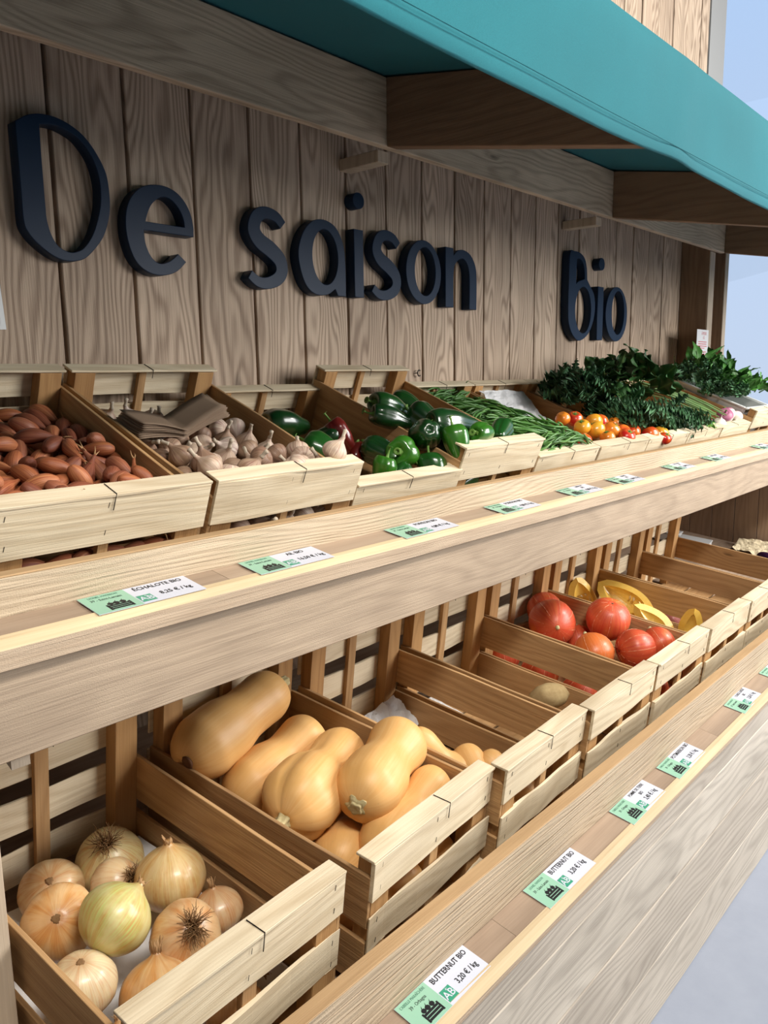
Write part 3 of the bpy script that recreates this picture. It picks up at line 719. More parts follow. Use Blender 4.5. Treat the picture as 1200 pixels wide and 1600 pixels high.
def butternut(A, B, rb, rn, lab, seed, endA='stem', endB='plain', rib=.5, bend=0.0, waist=.86, roll=0):
    """A = centre of the fat end cap, B = far end; rb, rn radii of the two lobes"""
    A = Vector(A); B = Vector(B); ax = (B - A); L = ax.length
    t = empty('butternut_squash', lab, 'squash', A, 'butternut squashes'); spot(t, A, ax, roll)
    rs = random.Random(seed); b = MB(); w_ = min(rb, rn) * waist; ph = rs.random() * 6
    pts = smooth_prof([(.06 * rb, .012 * L), (.30 * rb, -.002 * L), (.70 * rb, .055 * L), (.97 * rb, .17 * L), (1.0 * rb, .28 * L), (.88 * rb + .12 * w_, .42 * L), (w_ * 1.02, .58 * L), (.45 * w_ + .55 * rn, .72 * L), (rn, .84 * L), (.80 * rn, .945 * L), (.42 * rn, .992 * L), (.08 * rn, L)], 5)
    def mod(a, t_):
        k = max(0, 1 - t_ * 1.2) * rib
        return 1 + k * (.26 * abs(math.cos(2.5 * a + ph)) ** .45 - .20) + .012 * math.sin(2 * a + ph) + .01 * math.sin(a * 3 + t_ * 5)
    lathe(b, pts, 48, mod, bend); link('body', b.mesh('body', M['butternut'], True), t)
    def stub(at, sgn, rr, ln):
        c = MB(); pr = [(rr * 1.5, -.002), (rr * 1.15, .003), (rr * .92, ln * .5), (rr * .88, ln * .9), (rr * .6, ln), (.0005, ln * .93)]
        lathe(c, smooth_prof(pr, 3), 25, lambda a, t_: 1 + .22 * math.cos(5 * a) * (1 - t_ * .6))
        o = link('stem', c.mesh('stem', M['stem'], True), t); o.location = (0, 0, at)
        if sgn < 0: o.rotation_euler = (PI, 0, 0)
        o.rotation_euler.x += rs.uniform(-.15, .15); return o
    for e, at, s_, rr in ((endA, .002 * L, -1, rb), (endB, L * .995, 1, rn)):
        if e == 'stem': stub(at, s_, .0125, .028)
        elif e == 'stub': stub(at, s_, .0150, .009)
        elif e == 'scar':
            c = MB(); dirl = t.rotation_quaternion.inverted() @ Vector((-.55, -.8, .25)).normalized(); dirl.z = 0; dirl.normalize(); lathe(c, [(.0005, -.0015), (.011, -.001), (.0150, .0010), (.013, .006)], 20); o = link('blossom_scar', c.mesh('blossom_scar', M['scar'], True), t); o.location = (0, 0, at - .004 * -s_ * (-1))
            if s_ < 0: o.rotation_euler = (0, 0, 0); o.location = dirl * rr * .30 + Vector((0, 0, at - .0012))
    return t
def redsquash(p, r, axis, lab, seed, col=(.62, .075, .03), stem=.03):
    t = empty('red_squash', lab, 'squash', p, 'round red orange squashes'); spot(t, p, axis, seed * .9)
    rs = random.Random(seed); b = MB(); ph = rs.random() * 6
    pts = smooth_prof([(.02 * r, -.90 * r), (.22 * r, -.915 * r), (.62 * r, -.78 * r), (.93 * r, -.42 * r), (1.0 * r, -.02 * r), (.90 * r, .40 * r), (.66 * r, .74 * r), (.36 * r, .94 * r), (.12 * r, 1.03 * r)], 5)
    lathe(b, pts, 44, lambda a, t_: 1 + .012 * math.sin(4 * a + ph) + .010 * math.sin(2 * a)); o = link('body', b.mesh('body', M['squash'], True), t); o.color = (*col, 1)
    b = MB()
    for k in range(8):          # thin pale meridians of the skin
        a = 2 * PI * k / 8 + ph; q = []
        for (rr, z) in pts[5:-6:3]: q.append((rr * 1.001 * (1 + .012 * math.sin(4 * a + ph) + .010 * math.sin(2 * a)) * math.cos(a), rr * 1.001 * (1 + .012 * math.sin(4 * a + ph) + .010 * math.sin(2 * a)) * math.sin(a), z))
        b.tube(q, .0007, 4)
    link('pale_stripes', b.mesh('pale_stripes', M['line'], True), t)
    b = MB(); b.tube([(0, 0, .98 * r), (.001, 0, 1.04 * r + stem * .4), (.004, .002, 1.04 * r + stem)], [.010, .0062, .0068], 10); link('stem', b.mesh('stem', M['stem'], True), t)
    b = MB(); lathe(b, [(.0005, -.0008), (.0045, 0), (.005, .002)], 12); o = link('blossom_scar', b.mesh('blossom_scar', M['scar'], True), t); o.location = (0, 0, -.905 * r)
    return t
def pepper_mesh(r, L, lobes, seed, taper=.75):
    rs = random.Random(seed); b = MB(); ph = rs.random() * 6
    pts = smooth_prof([(.10 * r, .0), (.34 * r, .010 * L + .006), (.72 * r, .030 * L + .006), (.97 * r, -.09 * L), (1.0 * r, -.25 * L), (.93 * r, -.5 * L), (taper * r, -.78 * L), (taper * .78 * r, -.92 * L), (taper * .42 * r, -.985 * L), (.04 * r, -.93 * L)], 4)
    amps = [rs.uniform(.8, 1.25) for _ in range(lobes)]
    def mod(a, t_):
        k = .20 * min(1, .35 + t_); l = abs(math.cos(lobes * a / 2 + ph)); i = int(((lobes * a / 2 + ph) / PI + .5)) % lobes
        m = 1 - k * (1 - l ** .55) * amps[i] * .9
        return (m * (1 + .03 * math.sin(3 * a + 4 * t_ + ph)), -.05 * L * max(0, t_ - .6) * amps[i])
    lathe(b, pts, 44, mod, bend=rs.uniform(-.006, .006), bdir=ph); return b.mesh('body', M['pepper'], True)
def pepper(p, r, L, axis, lab, seed, col=(.012, .085, .012), lobes=4, taper=.75, cat='pepper', group='green peppers'):
    t = empty('bell_pepper', lab, cat, p, group); spot(t, p, axis, seed * .7)
    o = link('body', pepper_mesh(r, L, lobes, seed, taper), t); o.color = (*col, 1)
    b = MB(); rs = random.Random(seed)
    lathe(b, smooth_prof([(.24 * r, .003 + .010 * L), (.16 * r, .007 + .012 * L), (.085 * r, .016 + .01 * L), (.08 * r, .030 + .01 * L), (.11 * r, .036 + .01 * L), (.01, .036 + .01 * L)], 3), 16, lambda a, t_: 1 + .2 * math.cos(5 * a) * max(0, 1 - 3 * t_), bend=.004)
    link('stem', b.mesh('stem', M['pstem'], True), t); return t

def lump_mesh(name, rx, ry, rz, amp, freq, seed, mat, seg=28, rows=16):
    b = MB(); V = []
    pts = [(math.sin(PI * (i + .15) / (rows + .3)), -math.cos(PI * (i + .15) / (rows + .3))) for i in range(rows + 1)]
    for (r, z) in pts:
        for k in range(seg):
            a = 2 * PI * k / seg; d = Vector((r * math.cos(a), r * math.sin(a), z)); m = 1 + amp * mnoise.noise(d * freq + Vector((seed * 3.1, 0, 0)))
            V.append((d.x * rx * m, d.y * ry * m, d.z * rz * m))
    F = []
    for i in range(rows):
        for k in range(seg): k2 = (k + 1) % seg; F.append((i * seg + k, i * seg + k2, (i + 1) * seg + k2, (i + 1) * seg + k))
    F.append(tuple(reversed(range(seg)))); F.append(tuple(rows * seg + k for k in range(seg)))
    b.add(V, F); return b.mesh(name, mat, True)
# small kinds: a few meshes of each kind, copied many times
def shallot_kind(seed):
    rs = random.Random(seed); b = MB(); r = rs.uniform(.0145, .0165); L = rs.uniform(.034, .045); bd = rs.uniform(.002, .008)
    pts = smooth_prof([(.0025, -L * .97), (.007, -L * .93), (r * .88, -L * .68), (r * 1.04, -L * .32), (r * .92, L * .05), (r * .60, L * .42), (r * .30, L * .74), (.0030, L * 1.10)], 3)
    lathe(b, pts, 18, lambda a, t: 1 + .05 * math.sin(2 * a + seed) + .015 * math.sin(7 * a), bend=bd, bdir=seed); body = b.mesh('bulb', M['shallot'], True)
    b = MB()
    for k in range(2):
        a = rs.random() * 6; q = Vector((0, 0, L * 1.05)); d = Vector((math.cos(a) * .5, math.sin(a) * .5, 1)).normalized(); pts = [q, q + d * .010, q + d * .010 + Vector((rs.uniform(-.6, .6), rs.uniform(-.6, .6), 1)).normalized() * .012]
        b.tube(pts, [.0024, .0013, .0003], 5)
    return body, b.mesh('dry_tip', M['dry'], True), L
def garlic_kind(seed):
    rs = random.Random(seed); b = MB(); r = .029; n = rs.choice([7, 8, 9]); ph = rs.random() * 6; h = r * .78
    pts = smooth_prof([(.004, -h * .80), (r * .45, -h * .93), (r * .88, -h * .55), (r, -.02 * h), (r * .86, h * .45), (r * .52, h * .86), (r * .26, h * 1.15), (r * .18, h * 1.4), (r * .16, h * 1.62)], 3)
    lathe(b, pts, 48, lambda a, t: 1 - .10 * (1 - abs(math.cos(n * a / 2 + ph)) ** .5) * max(0, math.sin(PI * min(1, t * 1.25))) + .02 * math.sin(2 * a + ph)); body = b.mesh('bulb', M['garlic'], True)
    b = MB(); q = Vector((0, 0, h * 1.55)); pts = [q]; d = Vector((0, 0, 1))
    for k in range(5): d = (d + Vector((rs.uniform(-.45, .45), rs.uniform(-.45, .45), 0))).normalized(); pts.append(pts[-1] + d * rs.uniform(.002, .005))
    b.tube(pts, [.0052, .0046, .0040, .0040, .0046, .0052], 8)
    return body, b.mesh('dry_neck', M['garlicneck'], True), h
M['garlicneck'] = paper_m('garlic_neck', (.50, .42, .32))
def bean_kind(seed):
    rs = random.Random(seed); b = MB(); L = rs.uniform(.045, .062); c = rs.uniform(.004, .016); pts = []; n = 10
    for i in range(n + 1):
        t = i / n; pts.append((c * math.sin(PI * t), .003 * math.sin(2 * PI * t + seed), -L + 2 * L * t))
    pts.append((pts[-1][0] - .004, 0, L + .006))
    b.tube(pts, [.0012, .0030, .0036, .0038, .0037, .0040, .0037, .0039, .0036, .0032, .0014, .0004], 7); return b.mesh('green_bean', M['bean'], True)

# ------------------------------------------------------------------ onions in the nearest lower crate
PALE = (.74, .60, .30); TAN = (.72, .38, .13); PINK = (.68, .36, .18); GREEN = (.56, .60, .20); WHITE = (.80, .70, .46)
ON = [  # centre, radius, neck direction, colour, roots, label, tip
 ((.686, 1.325, .640), .060, (.25, .35, -.85), (.70, .62, .30), True, 'pale green onion at the back of the crate, brown roots turned up', 'short'),
 ((.572, 1.330, .632), .054, (.25, .5, -.75), (.66, .44, .22), False, 'tan onion in the back left corner behind the others', 'short'),
 ((.655, 1.245, .640), .045, (-.2, .55, -.35), (.72, .50, .28), True, 'small onion between the green topped one and the tallest golden onion', 'short'),
 ((.520, 1.190, .668), .056, (.35, .6, -.6), TAN, False, 'orange streaked onion with a dark dry base, at the left', 'short'),
 ((.562, 1.085, .700), .055, (.85, .1, .5), GREEN, False, 'smooth pale green onion lying on top in the middle', 'short'),
 ((.716, 1.163, .656), .060, (.05, .1, 1.0), (.70, .50, .20), False, 'golden onion standing upright with a pointed top', 'short'),
 ((.648, 1.018, .652), .054, (.15, .62, -.72), (.66, .36, .16), True, 'copper onion showing a round tuft of dry roots', 'short'),
 ((.752, 1.075, .612), .042, (-.05, .2, 1.0), (.70, .44, .24), False, 'small tan onion with a tall frayed top near the right board', 'tall'),
 ((.728, .965, .600), .040, (.3, -.5, -.6), (.66, .60, .30), False, 'greenish onion half hidden behind the front rail', 'short'),
 ((.484, 1.050, .652), .048, (.05, .15, -.95), WHITE, False, 'white skinned onion with an orange cap at the front left', 'short'),
 ((.572, .985, .612), .055, (.2, .3, .9), TAN, False, 'papery orange onion behind the front rail', 'tall'),
 ((.497, .955, .580), .044, (.1, .5, .85), (.60, .34, .13), False, 'orange onion in the front left corner of the crate', 'short'),
 ((.655, .900, .572), .046, (.4, .5, .6), TAN, False, 'orange onion at the foot of the front slats', 'short'),
]
for i, (p, r, ax, col, rt, lab, tip) in enumerate(ON): onion(p, r * 1.07, ax, col, lab, 40 + i, roots=rt, tip=tip)

# ------------------------------------------------------------------ butternut squashes
def bn(Ac, Bc, ra, rb, *a, **k):
    ra *= 1.10; rb *= 1.08
    Ac = Vector(Ac); Bc = Vector(Bc); d = (Bc - Ac).normalized(); butternut(Ac - d * ra * .80, Bc + d * rb * .80, ra, rb, *a, **k)
bn((.892, 1.300, .800), (1.085, 1.322, .846), .064, .054, 'butternut squash with a dark round scar at its near end, topmost at the back', 1, endA='scar', endB='stem', rib=.1, waist=.98)
bn((.952, 1.225, .712), (1.118, 1.240, .752), .058, .053, 'smooth butternut squash in second row, its narrow end pointing to the right', 2, endA='plain', endB='plain', rib=.1, waist=.88)
bn((.955, 1.078, .732), (1.140, 1.145, .744), .070, .053, 'deeply ribbed butternut squash with a long stem leaning on the crate board', 3, endA='stem', rib=1.0, waist=.95)
bn((1.058, .990, .745), (1.213, 1.045, .762), .061, .060, 'butternut squash on top of the heap with a flat star shaped stem end', 4, endA='stub', rib=.25, waist=.84)
bn((1.048, .935, .655), (1.212, .950, .705), .054, .042, 'butternut squash along the front rail under the topmost one', 5, endA='plain', rib=.3, waist=.9)
bn((.985, 1.000, .628), (1.120, 1.080, .622), .052, .042, 'butternut squash low in the heap, below the ribbed one', 6, endA='plain', rib=.3)
bn((.960, 1.200, .600), (1.120, 1.260, .610), .048, .042, 'butternut squash hidden low at the back of the heap', 7, rib=.3)
bn((.925, .915, .582), (1.070, .905, .584), .046, .038, 'butternut squash at the bottom left, seen between the front slats', 8, rib=.3)
bn((1.180, .915, .584), (1.080, 1.060, .572), .044, .036, 'butternut squash at the bottom right, seen between the front slats', 9, rib=.3)
bn((1.415, 1.000, .600), (1.340, 1.085, .715), .046, .034, 'thin necked butternut squash standing up beside the board, stem on top', 10, endA='plain', endB='stem', rib=.3)
bn((1.370, .895, .590), (1.435, 1.015, .655), .048, .038, 'butternut squash behind the upright one in the nearly empty crate', 11, rib=.3)
bn((1.490, .900, .575), (1.462, .970, .648), .044, .034, 'butternut squash at the front of the nearly empty crate', 12, rib=.3)

# ------------------------------------------------------------------ red squashes, potato, cut squash
RS = [((2.360, 1.345, .745), .062, (.5, .6, .2), .0, 'red squash at the back left of the heap, partly hidden'),
      ((2.270, 1.262, .735), .078, (-.75, -.65, .12), .0, 'large red squash with pale lines and a dark eye, left in the heap'),
      ((2.375, 1.220, .655), .054, (-.1, .2, .95), .0, 'smaller red squash in the gap under the topmost one'),
      ((2.385, 1.120, .748), .072, (.2, .3, -.9), .0, 'round red squash on top in the middle of the heap'),
      ((2.213, 1.084, .687), .064, (.3, .6, .7), .0, 'red squash with an orange underside next to the crate board'),
      ((2.300, .985, .700), .062, (.62, -.45, .05), .035, 'dark red squash with a long grey stem pointing to the front rail'),
      ((2.395, .950, .700), .052, (.2, .6, .6), .0, 'red squash at the right front, against the side board'),
      ((2.240, .905, .615), .050, (.1, .2, .9), .0, 'red squash low behind the front rail'),
      ((2.150, 1.385, .625), .060, (.1, .2, .9), .0, 'dark red squash in the back left corner, seen under the board'),
      ((2.145, 1.235, .605), .062, (.1, -.2, .9), .0, 'dark red squash seen below the side board'),
      ((2.125, 1.085, .580), .056, (.5, -.2, .6), .0, 'red squash at the lower left, beneath the one with an orange underside'),
      ((2.270, 1.135, .590), .058, (.5, .2, .6), .0, 'red squash at the bottom in the middle'),
      ((2.290, 1.290, .610), .060, (.5, .2, .6), .0, 'red squash at the bottom beneath the largest one'),
      ((2.130, .925, .555), .050, (.2, .2, .9), .0, 'red squash at the bottom seen through the left front gaps'),
      ((2.350, 1.020, .572), .052, (.2, .2, .9), .0, 'red squash at the bottom seen through the right front gaps'),
      ((2.330, .905, .552), .045, (.9, -.2, .2), .0, 'small red squash in the bottom right front corner')]
for i, (p, r, ax, st, lab) in enumerate(RS): redsquash(p, r, ax, lab, 60 + i, col=((.60, .07, .03) if i not in (4,) else (.66, .16, .03)), stem=st)

def potato(p, rx, rz, lab, seed, zdir):
    o = link('potato', lump_mesh('potato', rx, rx * .88, rz, .10, 2.2, seed, M['potato']), None); tag(o, lab, 'potato', 'potatoes'); spot(o, p, zdir)
potato((1.905, 1.065, .648), .041, .060, 'single large potato lying in the nearly empty crate', 3, (.9, -.45, 0))
potato((1.735, .885, .545), .028, .038, 'potato seen through the gap behind the front slats', 5, (.9, .3, .1))
potato((1.820, .890, .545), .030, .036, 'smaller potato at the foot of the front slats, right one of two', 7, (.4, .8, .1))

def squash_piece(p, R0, Lz, a0, a1, wall, lab, seed, zd, fd, seeds=True, col=(.80, .42, .04)):
    """part of a cut squash: skin outside, flat cut faces, hollow with seeds"""
    t = empty('cut_squash', lab, 'squash', p, 'cut squash pieces'); zz = Vector(zd).normalized(); yy = -(Vector(fd) - zz * zz.dot(Vector(fd))).normalized(); xx = yy.cross(zz); t.rotation_mode = 'QUATERNION'; t.rotation_quaternion = Matrix((xx, yy, zz)).transposed().to_quaternion()
    rs = random.Random(seed); n = 14; m = 14
    outp = []; inp = []
    for i in range(n + 1):
        u = i / n; z = -Lz + 2 * Lz * u; s = max(0.0, 1 - (2 * u - 1) ** 2) ** .5; outp.append((R0 * s * (1 + .10 * math.sin(u * 5)), z)); inp.append((max(.0, R0 * s * (1 + .10 * math.sin(u * 5)) - wall * (.6 + .4 * s)) * .95, z * .80))
    def P(rz, a): return (rz[0] * math.cos(a), rz[0] * math.sin(a), rz[1])
    A = [R(a0) + (R(a1) - R(a0)) * k / m for k in range(m + 1)]
    b = MB(); V = [P(outp[i], a) for i in range(n + 1) for a in A]; F = [(i * (m + 1) + k, i * (m + 1) + k + 1, (i + 1) * (m + 1) + k + 1, (i + 1) * (m + 1) + k) for i in range(n) for k in range(m)]
    b.add(V, F); sk = N('skin_of_cut_squash'); o = link('skin', b.mesh('skin', M['cutskin'], True), t)
    bpy.data.materials.remove(sk.m)
    b = MB(); V = [P(inp[i], a) for i in range(n + 1) for a in A]; b.add(V, [tuple(reversed(f)) for f in F])
    for a in (A[0], A[-1]):
        V = [P(outp[i], a) for i in range(n + 1)] + [P(inp[i], a) for i in range(n + 1)]; Fq = [(i, i + 1, n + 2 + i, n + 1 + i) for i in range(n)]
        if a == A[-1]: Fq = [tuple(reversed(f)) for f in Fq]
        b.add(V, Fq)
    link('flesh', b.mesh('flesh', M['fleshcut']), t)
    if seeds:
        for k in range(12):
            u = rs.uniform(.32, .68); i = int(u * n); a = rs.uniform(A[0], A[-1]); q = P((inp[i][0] * rs.uniform(.55, .92), inp[i][1]), a)
            c = link('seed', SEED, t); c.location = q; c.rotation_euler = (rs.uniform(0, 6), rs.uniform(0, 6), 0)
    return t
SEED = lump_mesh('seed', .0045, .0017, .0075, .05, 2, 1, M['seed'], 10, 6)
n = N('cut_squash_skin'); f = n.noise(n.obj(), 25, 2); M['cutskin'] = n.fin(n.mix(f, (.82, .46, .03), (.88, .58, .06)), .4, .5)
n = N('cut_squash_flesh'); f = n.noise(n.obj(), 60, 3, .7); n.b.inputs['Coat Weight'].default_value = .7; n.b.inputs['Coat Roughness'].default_value = .1
n.bump(f, .3, .002); M['fleshcut'] = n.fin(n.mix(f, (.85, .47, .04), (.90, .66, .18)), .35, .5)
CAMD = (-.72, -.45, .40)
squash_piece((2.650, 1.335, .715), .062, .095, 25, 150, .020, 'upright wedge of cut yellow squash wrapped in clear film, left of the long half', 1, (-.25, .35, 1), (-.5, -.75, .25))
squash_piece((2.705, 1.205, .722), .060, .125, 0, 180, .018, 'long half of a yellow squash showing pale flesh and seeds', 2, (.05, .80, .38), (-.85, -.25, .75))
squash_piece((2.680, 1.085, .680), .055, .085, 20, 120, .030, 'short yellow squash wedge in front of the long half', 3, (-.1, .85, .55), (-.6, -.5, .6), seeds=False)
squash_piece((2.735, .970, .660), .050, .072, 30, 130, .026, 'pointed orange wedge of squash standing behind the front rail', 4, (.1, -.1, 1), (-.8, -.5, .1), seeds=False)
squash_piece((2.560, 1.00, .585), .060, .085, 0, 350, .022, 'yellow squash at the bottom, seen through the front slats', 5, (1, .2, 0), (0, -.3, 1), seeds=False)

def red_onion(p, r, lab, seed):
    o = link('red_onion', lump_mesh('red_onion', r, r, r * .92, .06, 1.6, seed, M['redonion']), None); tag(o, lab, 'onion', 'reddish onions')
    o.location = p; o.rotation_euler = (seed, seed * 2, 0)
n = N('red_onion_skin'); v, Z, r_ = polar(n, 9, 6); f = n.noise(v, 1, 3); M['redonion'] = n.fin(n.mix(f, (.30, .05, .07), (.55, .25, .20)), .35, .5)
for i, (p, lab) in enumerate([((3.080, 1.215, .640), 'pinkish onion seen just above the crate board'), ((3.110, 1.080, .615), 'pinkish onion in the middle of its crate, nearer the front rail'),
        ((2.930, .900, .555), 'dark red onion behind the front gap, left one'), ((3.040, .900, .555), 'dark red onion behind the front gap, middle one'), ((3.160, .905, .555), 'dark red onion behind the front gap, right one'), ((3.030, 1.150, .585), 'red onion at the bottom supporting the pinkish one')]):
    red_onion(p, .040 if i < 2 else .036, lab, i + 1)

# ------------------------------------------------------------------ paper liners, boxes and bag on the lower counter
def sheet(name, corners, lab, cat, mat, wob=.008, seed=0, nx=22, group=None):
    a, b_, c, d = map(Vector, corners); B = MB(); V = []
    nrm = (b_ - a).cross(d - a).normalized()
    for i in range(nx + 1):
        for j in range(nx + 1):
            u, v = i / nx, j / nx; p = (a * (1 - u) + b_ * u) * (1 - v) + (d * (1 - u) + c * u) * v
            q = Vector((u * 4.2 + seed, v * 4.2, seed)); w_ = mnoise.noise(q) + .5 * abs(mnoise.noise(q * 2.3)); V.append(p + nrm * wob * w_)
    B.add(V, [(i * (nx + 1) + j, (i + 1) * (nx + 1) + j, (i + 1) * (nx + 1) + j + 1, i * (nx + 1) + j + 1) for i in range(nx) for j in range(nx)])
    o = B.build(name, mat, None, smooth=False); s = o.modifiers.new('t', 'SOLIDIFY'); s.thickness = .0006
    tag(o, lab, cat, group); return o
zf = lambda y, h=.012: .505 + (y - .832) * tl + h
sheet('paper_liner', [(.45, .9, zf(.9)), (.80, .9, zf(.9)), (.785, 1.385, zf(1.385, .05)), (.44, 1.385, zf(1.385))], 'white paper lining the bottom of the onion crate', 'paper', M['paper'], .010, 1)
sheet('paper_liner', [(1.495, 1.255, zf(1.255, .03)), (1.625, 1.315, zf(1.3, .03)), (1.585, 1.375, zf(1.375, .10)), (1.45, 1.375, zf(1.375, .075))], 'crumpled white paper corner sticking up at the crate back', 'paper', M['paper'], .014, 3)
sheet('paper_liner', [(1.655, 1.10, zf(1.10)), (1.76, 1.10, zf(1.10)), (1.78, 1.385, zf(1.385, .03)), (1.65, 1.385, zf(1.385, .03))], 'white paper at the back of the potato crate', 'paper', M['paper'], .008, 4)
for i, (x, y, lab) in enumerate([(4.36, 1.66, 'small white plastic box on the empty end of the counter, the farther one'), (4.33, 1.47, 'small white plastic box on the empty end of the counter, the nearer one')]):
    t = empty('plastic_box', lab, 'box', (x, y, zf(y, -.002)), 'white boxes on the empty counter end'); t.rotation_euler = (R(7), 0, R(4 + i * 6))
    b = MB(); b.box((0, 0, 0), (.11, .16, .045)); b.build('body', M['tub'], t, bevel=.006, seg=2)
    b = MB(); b.box((-.003, -.003, .045), (.113, .163, .052)); b.build('lid', M['tub'], t, bevel=.003, seg=2)
sheet('paper_bag', [(4.45, 1.19, zf(1.19, .02)), (4.70, 1.17, zf(1.17, .05)), (4.71, 1.42, zf(1.42, .03)), (4.52, 1.40, zf(1.40, .01))], 'cream paper bag lying flat at the far right end of the counter', 'bag', M['cream'], .02, 8)
o = link('aubergine', lump_mesh('aubergine', .035, .035, .075, .08, 1.2, 2, M['eggplant']), None); tag(o, 'dark purple aubergine beside the cream paper bag', 'aubergine'); spot(o, (4.36, 1.17, zf(1.17, .035)), (.5, .8, .1))

# ------------------------------------------------------------------ upper shelf: heaps settled in their crates
def put_heap(crate_, data, kinds, name, labels, cat, group, cols, dz=0.0, part=None, seed=0, drop=None):
    """kinds: list of (body, part mesh or None); data rows: kind, x, y, z in mm, quaternion*100 in the crate frame"""
    mw = crate_.matrix_world.copy() if False else (Matrix.Translation(crate_.location) @ crate_.rotation_euler.to_matrix().to_4x4())
    rs = random.Random(seed); k_ = 0
    for (k, x, y, z, qw, qx, qy, qz) in data:
        if drop and drop(x / 1000, y / 1000, z / 1000): continue
        body, pm = kinds[k][:2]
        from mathutils import Quaternion
        m = mw @ Matrix.Translation((x / 1000, y / 1000, z / 1000 + dz)) @ Quaternion((qw, qx, qy, qz)).normalized().to_matrix().to_4x4()
        lab = labels(x, y, z, k_) if callable(labels) else labels
        if pm is not None:
            t = empty(name, lab, cat, (0, 0, 0), group); t.matrix_world = m; o = link('bulb', body, t); link(part, pm, t)
        else:
            o = link(name, body); o.matrix_world = m; tag(o, lab, cat, group)
        o.color = (*rs.choice(cols), 1); k_ += 1
